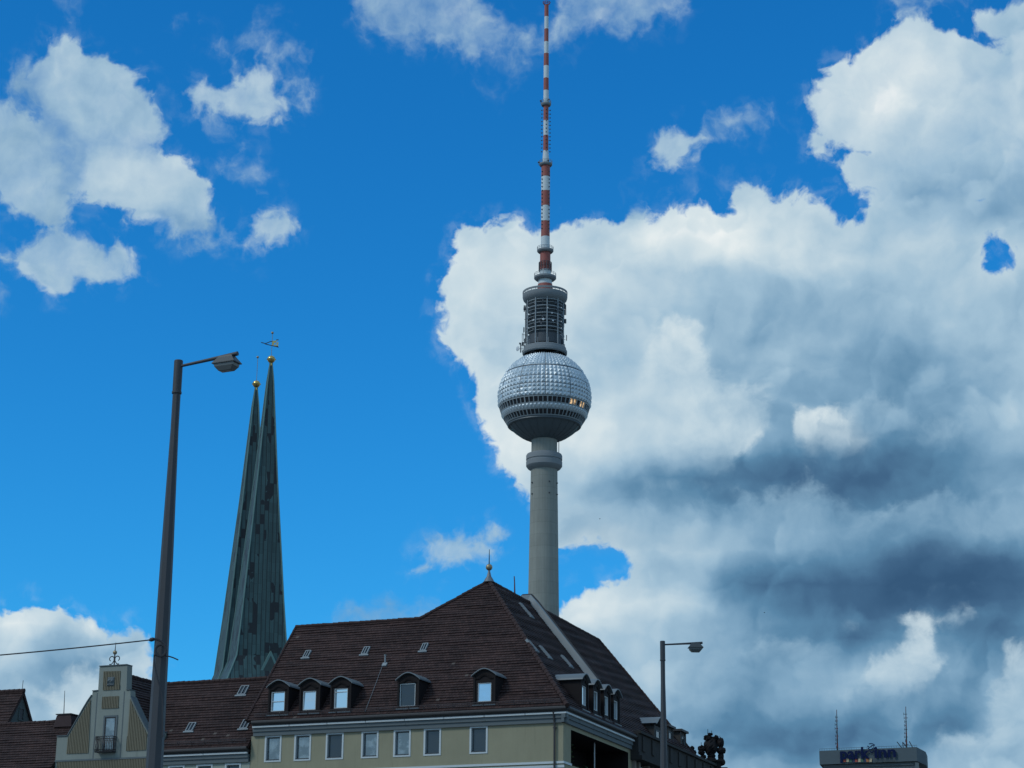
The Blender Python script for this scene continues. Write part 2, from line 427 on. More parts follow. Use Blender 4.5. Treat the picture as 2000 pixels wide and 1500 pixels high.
SC.view_settings.view_transform = 'Standard'
SC.view_settings.look = 'None'
SC.view_settings.exposure = 0.0
SC.view_settings.gamma = 1.0
SC.view_settings.use_curve_mapping = False
SC.cycles.use_denoising = True
SC.cycles.max_bounces = 6

# ------------------------------------------------------------------ materials
MATS = {}
def mat(name, color, rough=0.8, metallic=0.0, var=0.0, vscale=1.0, bump=0.0, bscale=8.0, spec=0.5, ior=None, var2=0.0, v2scale=0.15, tint=None):
    m = bpy.data.materials.new(name)
    m.use_nodes = True
    t = m.node_tree
    n = NT(t)
    p = t.nodes['Principled BSDF']
    p.inputs['Roughness'].default_value = rough
    p.inputs['Metallic'].default_value = metallic
    p.inputs['Specular IOR Level'].default_value = spec
    if ior: p.inputs['IOR'].default_value = ior
    tc = n.node('ShaderNodeTexCoord')
    co = E(n, tc.outputs['Object'])
    c = color
    if var or var2:
        f = None
        if var:
            f = (n.noise(co, vscale, 5, 0.6) - 0.5) * (2 * var)
        if var2:
            g = (n.noise(n.vmath('MULTIPLY', co, (1, 1, 0.35)), v2scale, 3, 0.5) - 0.5) * (2 * var2)
            f = g if f is None else f + g
        c = n.vmath('SCALE', n.xyz(*color), scale=f + 1.0)
        n.put(p.inputs['Base Color'], c)
    else:
        p.inputs['Base Color'].default_value = (*color, 1)
    if bump:
        b = n.node('ShaderNodeBump')
        b.inputs['Strength'].default_value = bump
        b.inputs['Distance'].default_value = 0.02
        n.put(b.inputs['Height'], n.noise(co, bscale, 4, 0.6))
        n.link(b.outputs[0], p.inputs['Normal'])
    MATS[name] = m
    return m

def uv_nodes(m):
    n = NT(m.node_tree)
    uvn = n.node('ShaderNodeUVMap', uv_map='UVMap')
    return n, E(n, uvn.outputs[0])

def tile_material(name, color, lighter, course=0.22, width=0.21):
    """clay tiles: every tile has its own tone, the columns are rounded, old patches of lichen"""
    m = mat(name, color, rough=0.75, spec=0.25)
    n, uv = uv_nodes(m)
    p = m.node_tree.nodes['Principled BSDF']
    u, v, _ = n.sep(uv)
    iv = n.math('FLOOR', v / course)
    iu = n.math('FLOOR', u / width + iv * 0.5)
    r = n.white(n.xyz(iu, iv, 1.0))
    big = n.noise(uv, 0.35, 4, 0.6)
    f = (r - 0.5) * 0.6 + (big - 0.5) * 2.0 + 0.4
    c = n.mix(f.clamp(), color, lighter)
    r2 = n.white(n.xyz(iu, iv, 7.0))
    c = n.mix(n.math('GREATER_THAN', r2, 0.9965) * 0.35, c, (0.22, 0.2, 0.18))
    n.put(p.inputs['Base Color'], c)
    w = n.math('SINE', (u / width + iv * 0.5) * (2 * pi))
    b = n.node('ShaderNodeBump')
    b.inputs['Strength'].default_value = 0.6
    b.inputs['Distance'].default_value = 0.03
    n.put(b.inputs['Height'], w * 0.5 + n.noise(uv, 12, 3, 0.6) * 0.5)
    n.link(b.outputs[0], p.inputs['Normal'])
    return m

def copper_material(name):
    """weathered copper sheets in standing strips; some sheets replaced by dark ones"""
    m = mat(name, (0.1, 0.2, 0.2), rough=0.6, spec=0.35)
    n, uv = uv_nodes(m)
    p = m.node_tree.nodes['Principled BSDF']
    u, v, _ = n.sep(uv)
    W = 0.52
    iu = n.math('FLOOR', u / W)
    off = n.white(n.xyz(iu, 3.0, 0.0))
    iv = n.math('FLOOR', v / 1.25 + off)
    r = n.white(n.xyz(iu, iv, 1.0))
    clump = n.noise(n.vmath('MULTIPLY', uv, (0.55, 0.22, 1)), 1.0, 2, 0.5)
    dark = n.math('GREATER_THAN', r * 0.6 + clump, 1.0)
    streak = n.noise(n.vmath('MULTIPLY', uv, (4.0, 0.18, 1)), 1.0, 5, 0.65)
    tone = (r - 0.5) * 0.5 + (streak - 0.5) * 1.4 + 0.45
    c = n.mix(tone.clamp(), (0.024, 0.055, 0.061), (0.054, 0.120, 0.128))
    fu = n.math('FRACT', u / W)
    seam = n.math('LESS_THAN', n.math('ABSOLUTE', fu - 0.5), 0.42)
    fv = n.math('FRACT', v / 1.25 + off)
    lap = n.math('GREATER_THAN', fv, 0.03)
    c = n.mix(dark * 0.92, c, (0.009, 0.012, 0.018))
    c = n.mix(seam * (lap * 0.4 + 0.6), (0.010, 0.020, 0.024), c)
    n.put(p.inputs['Base Color'], c)
    b = n.node('ShaderNodeBump')
    b.inputs['Strength'].default_value = 0.5
    b.inputs['Distance'].default_value = 0.05
    n.put(b.inputs['Height'], seam * 0.6 + streak * 0.4)
    n.link(b.outputs[0], p.inputs['Normal'])
    return m

TILE = tile_material('roof_tiles', (0.026, 0.0155, 0.0158), (0.066, 0.038, 0.0355))
TILE2 = tile_material('roof_tiles_old', (0.024, 0.0145, 0.015), (0.060, 0.035, 0.033))
COPPER = copper_material('weathered_copper')
OCHRE = mat('ochre_render', (0.275, 0.262, 0.18), 0.92, var=0.05, vscale=3, var2=0.10, v2scale=0.5, bump=0.25, bscale=30, spec=0.2)
def weather_render(m, color):
    """rain streaks and grime on a rendered wall"""
    n = NT(m.node_tree)
    p = m.node_tree.nodes['Principled BSDF']
    tc = n.node('ShaderNodeTexCoord')
    co = E(n, tc.outputs['Object'])
    streak = n.noise(n.vmath('MULTIPLY', co, (3.0, 3.0, 0.22)), 1.0, 5, 0.65)
    blot = n.noise(co, 0.55, 5, 0.6)
    grime = n.smooth(streak, 0.55, 0.75, 0.0, 0.22)
    f = 1.0 + (streak - 0.5) * 0.22 + (blot - 0.5) * 0.34 - grime
    n.put(p.inputs['Base Color'], n.vmath('SCALE', n.xyz(*color), scale=f))
weather_render(OCHRE, (0.285, 0.28, 0.20))
FLUTE = mat('fluted_ochre', (0.19, 0.178, 0.132), 0.9, var=0.06, vscale=4, var2=0.1, v2scale=0.6, spec=0.2)
PALE = mat('pale_grey_render', (0.235, 0.275, 0.26), 0.9, bump=0.15, bscale=25, spec=0.2)
weather_render(PALE, (0.235, 0.27, 0.25))
GREENWALL = mat('pale_green_render', (0.30, 0.34, 0.30), 0.9, var=0.05, vscale=4, var2=0.1, v2scale=0.5, spec=0.2)
GREYWALL = mat('grey_render', (0.10, 0.125, 0.125), 0.95, var=0.08, vscale=2, var2=0.15, v2scale=0.4, spec=0.2)
WHITE = mat('white_paint', (0.50, 0.57, 0.60), 0.55, var=0.05, vscale=6)
CORNICE = mat('cornice_grey', (0.115, 0.145, 0.158), 0.8, var=0.08, vscale=3, spec=0.3)
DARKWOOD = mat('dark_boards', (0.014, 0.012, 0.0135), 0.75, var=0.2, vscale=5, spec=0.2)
GUTTER = mat('dark_gutter', (0.03, 0.032, 0.036), 0.6, var=0.15, vscale=5)
ZINC = mat('zinc_sheet', (0.15, 0.18, 0.20), 0.5, metallic=0.3, var=0.12, vscale=3, var2=0.15, v2scale=0.8)
FLASH = mat('pale_sheet_metal', (0.22, 0.265, 0.29), 0.6, var=0.1, vscale=2, var2=0.12, v2scale=0.7)
IRON = mat('dark_iron', (0.02, 0.022, 0.028), 0.5, var=0.1, vscale=10)
GOLD = mat('gilding', (0.62, 0.45, 0.16), 0.28, metallic=1.0, var=0.12, vscale=2)
BRASS = mat('dull_brass', (0.34, 0.28, 0.18), 0.45, metallic=0.7, var=0.1, vscale=4)
STONE = mat('dark_sandstone', (0.04, 0.042, 0.042), 0.9, var=0.2, vscale=1.5, var2=0.3, v2scale=0.5, bump=0.3, bscale=6, spec=0.2)
SOOT = mat('sooty_sculpture', (0.012, 0.012, 0.014), 0.8, var=0.2, vscale=6, spec=0.2)
LAMPGREY = mat('grey_lamp_paint', (0.036, 0.043, 0.053), 0.55, var=0.08, vscale=3, var2=0.12, v2scale=0.6)
LAMPHEAD = mat('lamp_housing', (0.045, 0.058, 0.064), 0.5, var=0.08, vscale=6)
CONCRETE = mat('concrete', (0.27, 0.275, 0.245), 0.9, spec=0.2)
def weather_concrete(m):
    """pour joints every few metres, run-off streaks, blotches"""
    n = NT(m.node_tree)
    p = m.node_tree.nodes['Principled BSDF']
    tc = n.node('ShaderNodeTexCoord')
    co = E(n, tc.outputs['Object'])
    x, y, z = n.sep(co)
    streak = n.noise(n.vmath('MULTIPLY', co, (1.6, 1.6, 0.03)), 1.0, 4, 0.6)
    blot = n.noise(n.vmath('MULTIPLY', co, (0.25, 0.25, 0.12)), 1.0, 5, 0.6)
    lift = n.white(n.xyz(n.math('FLOOR', z / 4.2), 0.0, 0.0))
    joint = n.math('LESS_THAN', n.math('FRACT', z / 4.2), 0.045)
    f = 1.0 + (streak - 0.5) * 0.45 + (blot - 0.5) * 0.4 + (lift - 0.5) * 0.09 - joint * 0.12
    n.put(p.inputs['Base Color'], n.vmath('SCALE', n.xyz(0.26, 0.28, 0.258), scale=f))
weather_concrete(CONCRETE)
CONCRETE2 = mat('grey_concrete', (0.22, 0.25, 0.27), 0.85, var=0.05, vscale=0.5, spec=0.3)
STEELDARK = mat('dark_steel', (0.055, 0.07, 0.085), 0.6, var=0.15, vscale=1)
STEELGREY = mat('grey_steel', (0.26, 0.31, 0.34), 0.55, var=0.1, vscale=1)
FACET = mat('steel_facets', (0.55, 0.635, 0.69), 0.56, metallic=0.7, var=0.10, vscale=0.5, var2=0.12, v2scale=0.12)
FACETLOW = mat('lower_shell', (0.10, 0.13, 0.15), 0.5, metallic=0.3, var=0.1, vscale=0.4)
REDP = mat('red_band_paint', (0.30, 0.085, 0.07), 0.6, var=0.08, vscale=0.6)
WHITEP = mat('white_band_paint', (0.58, 0.66, 0.69), 0.6, var=0.06, vscale=0.6)
DISHW = mat('dish_white', (0.55, 0.6, 0.63), 0.5)
SIGNBLUE = mat('sign_navy', (0.007, 0.015, 0.06), 0.9, spec=0.1)
HOTELGREY = mat('hotel_panel', (0.07, 0.102, 0.122), 0.8, var=0.05, vscale=0.1)
HOTELDARK = mat('hotel_glazing', (0.04, 0.05, 0.06), 0.3, var=0.2, vscale=0.2)
ASPHALT = mat('asphalt', (0.05, 0.05, 0.052), 0.9, var=0.15, vscale=0.5)
PAVING = mat('pavement_slabs', (0.22, 0.21, 0.2), 0.9, var=0.1, vscale=1)
SOIL = mat('city_ground', (0.14, 0.14, 0.13), 0.95, var=0.2, vscale=0.02)
LEAF = mat('leaf_green', (0.05, 0.09, 0.03), 0.7, var=0.3, vscale=4)
FEATHER = mat('dark_feathers', (0.012, 0.012, 0.014), 0.8)

def glass(name, color, rough, metallic, wob=0.0, wscale=1.3):
    m = mat(name, color, rough, metallic, spec=0.8)
    if wob:
        n = NT(m.node_tree)
        p = m.node_tree.nodes['Principled BSDF']
        tc = n.node('ShaderNodeTexCoord')
        b = n.node('ShaderNodeBump')
        b.inputs['Strength'].default_value = wob
        b.inputs['Distance'].default_value = 0.05
        n.put(b.inputs['Height'], n.noise(E(n, tc.outputs['Object']), wscale, 2, 0.5))
        n.link(b.outputs[0], p.inputs['Normal'])
    return m
PANE = glass('window_glass', (0.17, 0.185, 0.19), 0.04, 0.85, 0.5, 2.6)
def curtain_glass(name, seed):
    """reflecting pane with pale net curtains and a dark room behind it"""
    m = mat(name, (0.1, 0.1, 0.1), 0.05, spec=1.0, ior=1.9)
    n = NT(m.node_tree)
    p = m.node_tree.nodes['Principled BSDF']
    tc = n.node('ShaderNodeTexCoord')
    co = n.vmath('ADD', E(n, tc.outputs['Object']), (seed * 3.7, seed, seed * 1.3))
    fold = n.noise(n.vmath('MULTIPLY', co, (7.0, 7.0, 0.5)), 1.0, 2, 0.5)
    patch = n.smooth(n.noise(n.vmath('MULTIPLY', co, (1.0, 1.0, 1.3)), 1.5, 3, 0.6), 0.42, 0.60)
    c = n.mix((patch * (fold * 0.9 + 0.35)).clamp(), (0.012, 0.02, 0.028), (0.17, 0.22, 0.25))
    n.put(p.inputs['Base Color'], c)
    b = n.node('ShaderNodeBump')
    b.inputs['Strength'].default_value = 0.25
    b.inputs['Distance'].default_value = 0.05
    n.put(b.inputs['Height'], n.noise(co, 1.2, 2, 0.5))
    n.link(b.outputs[0], p.inputs['Normal'])
    return m
PANE = curtain_glass('curtained_window', 1)
PANESKY = glass('window_glass_sky_tint', (0.42, 0.66, 0.86), 0.04, 0.95, 0.12, 1.0)  # blue sky reflection put into the pane's own tint
PANEDK = glass('window_glass_dark', (0.055, 0.065, 0.075), 0.05, 0.6, 0.3, 1.5)
PANEBR = glass('window_glass_bright', (0.62, 0.70, 0.74), 0.04, 0.95, 0.12, 1.0)
TOWERPANE = glass('tower_glass', (0.022, 0.026, 0.034), 0.12, 0.2)
def glowing(name, col, s):  # emission stands in for a warm reflection on the glass
    m = mat(name, (0.3, 0.24, 0.16), 0.3)
    p = m.node_tree.nodes['Principled BSDF']
    n = NT(m.node_tree)
    tc = n.node('ShaderNodeTexCoord')
    n.put(p.inputs['Emission Color'], n.xyz(*col))
    n.put(p.inputs['Emission Strength'], n.smooth(n.noise(E(n, tc.outputs['Object']), 1.1, 2, 0.5), 0.42, 0.58, s * 0.15, s))
    return m
REFLECTPANE = glowing('tower_glass_reflection_glow', (1.0, 0.66, 0.34), 0.75)

# ------------------------------------------------------------------ mesh building
ORIGIN = {}
class Frame:
    def __init__(self, o, u, n, z=(0, 0, 1)):
        self.o, self.u, self.n, self.z = Vector(o), Vector(u).normalized(), Vector(n).normalized(), Vector(z).normalized()
    def pt(self, u, n, z):
        return self.o + self.u * u + self.n * n + self.z * z
    def uz(self, px, py, n=0.0):
        """where a sight line meets the wall plane standing n in front of this frame's face"""
        p = on_plane(px, py, self.o + self.n * n, self.n) - self.o
        # solve p = u*U + n*N + z*Z with U, Z known (U and N may be slightly out of square)
        return (p - self.n * n).dot(self.u), p.z

class MB:
    def __init__(self):
        self.v, self.f, self.uv, self.mi = [], [], [], []
    def face(self, pts, uvs=None, mi=0):
        b = len(self.v)
        self.v += [Vector(p) for p in pts]
        self.f.append(list(range(b, b + len(pts))))
        self.uv.append(uvs)
        self.mi.append(mi)
    def grid(self, rows, closed=False, mi=0, uvs=None):
        """rows of points joined into quads, sharing vertices"""
        b = len(self.v)
        nc = len(rows[0])
        for r in rows:
            self.v += [Vector(p) for p in r]
        for i in range(len(rows) - 1):
            for j in range(nc if closed else nc - 1):
                k = (j + 1) % nc
                self.f.append([b + i * nc + j, b + i * nc + k, b + (i + 1) * nc + k, b + (i + 1) * nc + j])
                self.uv.append(None if uvs is None else [uvs[i][j], uvs[i][k], uvs[i + 1][k], uvs[i + 1][j]])
                self.mi.append(mi)
    def box(self, fr, u0, u1, n0, n1, z0, z1, mi=0):
        c = [fr.pt(u, n, z) for z in (z0, z1) for u, n in ((u0, n0), (u1, n0), (u1, n1), (u0, n1))]
        b = len(self.v)
        self.v += c
        for q in ((0, 1, 2, 3), (4, 5, 6, 7), (0, 1, 5, 4), (1, 2, 6, 5), (2, 3, 7, 6), (3, 0, 4, 7)):
            self.f.append([b + i for i in q]); self.uv.append(None); self.mi.append(mi)
    def ring(self, fr, u0, u1, z0, z1, w, n0, n1):
        """a rectangular frame of width w, its four sides butted"""
        self.box(fr, u0, u1, n0, n1, z1 - w, z1)
        self.box(fr, u0, u1, n0, n1, z0, z0 + w)
        self.box(fr, u0, u0 + w, n0, n1, z0 + w, z1 - w)
        self.box(fr, u1 - w, u1, n0, n1, z0 + w, z1 - w)
    def prism(self, pts, vec):
        pts = [Vector(p) for p in pts]
        vec = Vector(vec)
        b = len(self.v); k = len(pts)
        self.v += pts + [p + vec for p in pts]
        fs = [list(range(b, b + k)), list(range(b + 2 * k - 1, b + k - 1, -1))]
        for i in range(k):
            j = (i + 1) % k
            fs.append([b + i, b + j, b + k + j, b + k + i])
        for f in fs:
            self.f.append(f); self.uv.append(None); self.mi.append(0)
    def tube(self, path, r, seg=8, cap=True, mi=0):
        path = [Vector(p) for p in path]
        rr = r if isinstance(r, (list, tuple)) else [r] * len(path)
        rows = []
        ref = None
        for i, p in enumerate(path):
            t = (path[min(i + 1, len(path) - 1)] - path[max(i - 1, 0)]).normalized()
            if ref is None:
                ref = Vector((0, 0, 1)) if abs(t.z) < 0.9 else Vector((1, 0, 0))
            a = (ref - t * ref.dot(t)).normalized()
            ref = a
            c = t.cross(a)
            rows.append([p + (a * cos(2 * pi * k / seg) + c * sin(2 * pi * k / seg)) * rr[i] for k in range(seg)])
        self.grid(rows, True, mi)
        if cap:
            b = len(self.v)
            self.v += rows[0] + rows[-1]
            for f in (list(range(b, b + seg)), list(range(b + seg, b + 2 * seg))):
                self.f.append(f); self.uv.append(None); self.mi.append(mi)
    def lathe(self, prof, c, seg=32, mi=0, a0=0.0):
        c = Vector(c)
        rows = [[c + Vector((r * cos(a0 + 2 * pi * k / seg), r * sin(a0 + 2 * pi * k / seg), z)) for k in range(seg)] for r, z in prof]
        self.grid(rows, True, mi)
    def ball(self, c, r, seg=20, rows=12, sz=1.0):
        self.lathe([(max(r * sin(pi * i / rows), 1e-4), -r * sz * cos(pi * i / rows)) for i in range(rows + 1)], c, seg)
    def build(self, name, m, parent=None, smooth=False, angle=None):
        org = ORIGIN.get(parent.name, Vector((0, 0, 0))) if parent else Vector((0, 0, 0))
        me = bpy.data.meshes.new(name)
        me.from_pydata([tuple(v - org) for v in self.v], [], self.f)
        for mm in (m if isinstance(m, (list, tuple)) else [m]):
            me.materials.append(mm)
        if any(u is not None for u in self.uv):
            lay = me.uv_layers.new(name='UVMap')
            for p, u in zip(me.polygons, self.uv):
                if u:
                    for li, c in zip(p.loop_indices, u):
                        lay.data[li].uv = c
        for p, k in zip(me.polygons, self.mi):
            p.material_index = k
        bm = bmesh.new()
        bm.from_mesh(me)
        bmesh.ops.remove_doubles(bm, verts=bm.verts, dist=1e-4)
        bmesh.ops.recalc_face_normals(bm, faces=bm.faces)
        bm.to_mesh(me)
        bm.free()
        if smooth:
            me.polygons.foreach_set('use_smooth', [True] * len(me.polygons))
            if angle: me.set_sharp_from_angle(angle=radians(angle))
        o = bpy.data.objects.new(name, me)
        COL.objects.link(o)
        ORIGIN[o.name] = org
        if parent: o.parent = parent
        return o

def thing(name, loc, label, cat, group=None):
    o = bpy.data.objects.new(name, None)
    o.empty_display_size = 0.5
    COL.objects.link(o)
    o.location = loc
    ORIGIN[o.name] = Vector(loc)
    o['label'] = label
    o['category'] = cat
    if group: o['group'] = group
    return o
def copy_tree(o, parent=None):
    c = o.copy()
    COL.objects.link(c)
    if parent: c.parent = parent
    for ch in list(o.children):
        copy_tree(ch, c)
    return c
def structure(o):
    o['kind'] = 'structure'
    return o

def clip(poly, axis, lim, keep_less):
    """clip a 2-D polygon against a line parallel to an axis"""
    out = []
    for i in range(len(poly)):
        a, b = poly[i], poly[(i + 1) % len(poly)]
        ia = (a[axis] <= lim + 1e-9) if keep_less else (a[axis] >= lim - 1e-9)
        ib = (b[axis] <= lim + 1e-9) if keep_less else (b[axis] >= lim - 1e-9)
        if ia: out.append(a)
        if ia != ib:
            t = (lim - a[axis]) / (b[axis] - a[axis])
            out.append((a[0] + (b[0] - a[0]) * t, a[1] + (b[1] - a[1]) * t))
    res = []
    for p in out:
        if not res or hypot(p[0] - res[-1][0], p[1] - res[-1][1]) > 1e-6: res.append(p)
    if len(res) > 1 and hypot(res[0][0] - res[-1][0], res[0][1] - res[-1][1]) < 1e-6: res.pop()
    return res

class Slope:
    """a roof plane: eave point o, horizontal direction u along the eave, outward normal n of the wall, pitch"""
    def __init__(self, o, u, n, pitch):
        self.o, self.u, self.hn = Vector(o), Vector(u).normalized(), Vector(n).normalized()
        self.up = (-self.hn * cos(pitch) + Vector((0, 0, 1)) * sin(pitch)).normalized()
        self.nrm = (self.hn * sin(pitch) + Vector((0, 0, 1)) * cos(pitch)).normalized()
    def pt(self, u, v, h=0.0):
        return self.o + self.u * u + self.up * v + self.nrm * h
    def uv(self, px, py):
        p = on_plane(px, py, self.o, self.nrm) - self.o
        return p.dot(self.u), p.dot(self.up)
    def local(self, P):
        p = Vector(P) - self.o
        return p.dot(self.u), p.dot(self.up)
    def frame(self, u, v):
        """a frame lying on the slope: u along the eave, n out of the roof, z up the slope"""
        return Frame(self.pt(u, v), self.u, self.nrm, self.up)
    def tiles(self, mb, poly, course=0.22, lift=0.044):
        vs = [p[1] for p in poly]
        k = floor(min(vs) / course)
        while k * course < max(vs) - 1e-6:
            v0, v1 = k * course, (k + 1) * course
            q = clip(clip(poly, 1, v0, False), 1, v1, True)
            k += 1
            if len(q) < 3: continue
            jit = lambda a: 0.011 * sin(a[0] * 3.1 + v0 * 7.7) + 0.008 * sin(a[0] * 1.1 + v0 * 23.1)
            hh = lambda a: lift * (1 - (a[1] - v0) / course) + jit(a)
            # finer pieces along the eave keep the courses slightly uneven
            us = [a[0] for a in q]
            step = 1.6
            ua = floor(min(us) / step) * step
            while ua < max(us) - 1e-6:
                r = clip(clip(q, 0, ua, False), 0, ua + step, True)
                ua += step
                if len(r) < 3: continue
                mb.face([self.pt(a[0], a[1], hh(a)) for a in r], [(a[0], a[1] - 1e-4 * (a[1] > v1 - 1e-6) + 1e-4 * (a[1] < v0 + 1e-6)) for a in r])
                low = [a for a in r if abs(a[1] - v0) < 1e-6]
                if len(low) >= 2:
                    a, b = min(low), max(low)
                    mb.face([self.pt(a[0], v0, 0), self.pt(b[0], v0, 0), self.pt(b[0], v0, hh(b)), self.pt(a[0], v0, hh(a))],
                            [(a[0], v0 + .01), (b[0], v0 + .01), (b[0], v0 + .02), (a[0], v0 + .02)])
    def slab(self, mb, poly, t=0.14):
        top = [self.pt(a[0], a[1], -0.012) for a in poly]
        mb.prism(top, -self.nrm * t)

random.seed(7)

# ------------------------------------------------------------------ ground, road, pavements
def sheet(name, x0, x1, y0, y1, z, m):
    mb = MB()
    mb.face([(x0, y0, z), (x1, y0, z), (x1, y1, z), (x0, y1, z)])
    return structure(mb.build(name, m))
sheet('ground', -6000, 6000, -6000, 6000, 0.0, SOIL)
WORLD = Frame((0, 0, 0), (1, 0, 0), (0, 1, 0))
sheet('road', -400, 400, 27.5, 46.5, 0.004, ASPHALT)
for nm, y0, y1 in (('pavement', -6, 27.4), ('pavement', 46.6, 100)):
    mb = MB(); mb.box(WORLD, -400, 400, y0, y1, -0.2, 0.13)
    structure(mb.build(nm, PAVING))

# ------------------------------------------------------------------ television tower
TY = 698.0
TX = at_y(1063.5, 778, TY).x
def tz(y): return at_y(1064, y, TY).z
def tr(hw, y): return hw * depth(at_y(1064, y, TY)) / FPX
TC = Vector((TX, TY, 0))
tower = thing('television_tower', (TX, TY, 0), 'tall concrete television tower with a steel sphere and red and white antenna', 'tower')

mb = MB()
prof = [(16.5, 0), (11.5, 9), (8.6, 25), (7.2, 50), (6.3, 85), (tr(30.5, 1200), tz(1200)), (tr(26.3, 940), tz(940)), (tr(26.0, 912), tz(912))]
mb.lathe(prof, TC, 64)
mb.lathe([(tr(25.2, 884), tz(890)), (tr(25, 860), tz(848))], TC, 64)
mb.build('shaft', CONCRETE, tower, True, 40)
mb = MB()
mb.lathe([(tr(26, 912), tz(919)), (tr(32, 912), tz(915.5)), (tr(35.3, 910), tz(911)), (tr(35.4, 905), tz(903)), (tr(34.2, 903), tz(902.4)),
          (tr(34, 900), tz(899.5)), (tr(35.3, 898), tz(899)), (tr(35.3, 890), tz(891)), (tr(34, 888), tz(888.5)), (tr(29, 886), tz(887.5)), (tr(25, 884), tz(885))], TC, 64)
mb.build('collar', CONCRETE2, tower, True, 30)
mb = MB()   # pipe beside the neck
mb.tube([TC + Vector((5.1, -2.0, tz(889))), TC + Vector((5.1, -2.0, tz(862)))], 0.12, 8)
mb.build('pipe', STEELDARK, tower)
for yy in (946, 968): 
    for a in (-2.6, -1.2, -0.4):
        p = TC + Vector((5.0 * cos(a), 5.0 * sin(a), tz(yy)))
        mb = MB(); mb.ball(p, 0.28, 8, 6); mb.build('warning_lamp', STEELDARK, tower)

SR, SZ = tr(90, 778), tz(778)
SPH = TC + Vector((0, 0, SZ))
def sp(phi, lam, r=SR):
    return SPH + Vector((r * cos(phi) * sin(lam), -r * cos(phi) * cos(lam), r * sin(phi)))
# faceted steel shell: pressed pyramids
mb = MB()
NS = 66
rows = [radians(-11.8 + 41.4 * k / 8) for k in range(9)]
rows2 = [radians(31.6 + 30.9 * k / 7) for k in range(8)]
rnd = random.Random(3)
for rs in (rows, rows2):
    for i in range(len(rs) - 1):
        for j in range(NS):
            l0, l1 = 2 * pi * j / NS, 2 * pi * (j + 1) / NS
            A, B, Cc, D = sp(rs[i], l0), sp(rs[i], l1), sp(rs[i + 1], l1), sp(rs[i + 1], l0)
            hgt = 0.50 if (i % 3 != 1 or rnd.random() < 0.75) else 0.2
            top = sp((rs[i] + rs[i + 1]) / 2, (l0 + l1) / 2 , SR + hgt * rnd.uniform(0.75, 1.15))
            for p, q_ in ((A, B), (B, Cc), (Cc, D), (D, A)):
                mb.face([p, q_, top])
shell = mb.build('sphere_shell', FACET, tower)
mb = MB()   # dark joint between the two shells, panel joints
mb.lathe([(SR * cos(a) - 0.12, SR * sin(a)) for a in (radians(29.6), radians(31.6))], SPH, 72)
for j in range(0, NS, 6):
    for rs in (rows, rows2):
        mb.tube([sp(a, 2 * pi * j / NS, SR + 0.06) for a in rs], 0.075, 4, False)
for a in (rows[3], rows[5], rows[0]):
    mb.tube([sp(a, 2 * pi * k / 72, SR + 0.05) for k in range(73)], 0.07, 4, False)
for a in (rows[3] + .05, rows[6] + 0.05):
    for j in range(3, NS, 6):
        mb.ball(sp(a, 2 * pi * (j + .5) / NS, SR + 0.2), 0.2, 6, 4)
mb.build('panel_joints', STEELDARK, tower)
# window belts
def belt(p0, p1, reflect_at=()):
    hi, lo = radians(p0), radians(p1)
    mb = MB()
    n = 60
    RP = SR + 0.12
    for k in range(n):          # mullions
        l = 2 * pi * (k + 0.5) / n
        w = 0.0085 if k % 5 else 0.013
        pts = [sp(hi, l - w, RP), sp(hi, l + w, RP), sp(lo, l + w, RP), sp(lo, l - w, RP)]
        mb.prism(pts, (SPH - sum(pts, Vector()) / 4).normalized() * 0.5)
    for a in (hi, lo):
        mb.lathe([(RP * cos(a + s), RP * sin(a + s)) for s in (0.012, -0.012)], SPH, 72)
        mb.lathe([((RP - .5) * cos(a), (RP - .5) * sin(a)), (RP * cos(a), RP * sin(a))], SPH, 72)
    fr = mb.build('window_belt', STEELGREY, tower)
    rest = MB()
    for k in range(n):
        l0, l1 = 2 * pi * (k - 0.5) / n, 2 * pi * (k + 0.5) / n
        q = [sp(hi, l0, SR - 0.3), sp(hi, l1, SR - 0.3), sp(lo, l1, SR - 0.3), sp(lo, l0, SR - 0.3)]
        kk = k if k <= n // 2 else k - n
        if abs(kk) <= 15:
            m = MB(); m.face(q)
            o = m.build('window', REFLECTPANE if kk in reflect_at else TOWERPANE, tower)
            if kk in reflect_at: o['label'] = 'window with a warm reflection added as glow'
        else:
            rest.face(q)
    o = rest.build('window', TOWERPANE, tower)
    o['kind'] = 'stuff'
belt(-12.8, -20.6, (6, 7, 9, 10))
belt(-28.0, -36.0)
mb = MB()   # band between the window belts with its saw-tooth facets, and the sill below
for j in range(NS):
    l0, l1 = 2 * pi * j / NS, 2 * pi * (j + 1) / NS
    a0, a1 = radians(-27.7), radians(-20.9)
    A, B, Cc, D = sp(a0, l0), sp(a0, l1), sp(a1, l1), sp(a1, l0)
    top = sp((a0 * .35 + a1 * .65), (l0 + l1) / 2, SR + 0.34)
    for p, q_ in ((A, B), (B, Cc), (Cc, D), (D, A)): mb.face([p, q_, top])
mb.build('facet_band', FACET, tower)
mb = MB()
ph = [radians(a) for a in (-36.4, -38.0)] 
mb.lathe([((SR + .1) * cos(a), (SR + .1) * sin(a)) for a in ph] + [((SR + 0.35) * cos(radians(-38.6)), (SR + 0.35) * sin(radians(-38.6))), ((SR + 0.3) * cos(radians(-40)), (SR + 0.3) * sin(radians(-40)))]
         + [((SR - 0.15) * cos(radians(a)), (SR - 0.15) * sin(radians(a))) for a in (-40.5, -46, -52, -58, -64, -69, -74)], SPH, 48)
for j in range(24):
    mb.tube([sp(radians(a), 2 * pi * j / 24, SR - 0.1) for a in (-40.5, -46, -52, -58, -64, -69, -73)], 0.07, 4, False)
mb.build('lower_shell', FACETLOW, tower, True, 35)
mb = MB()   # ring on top of the sphere
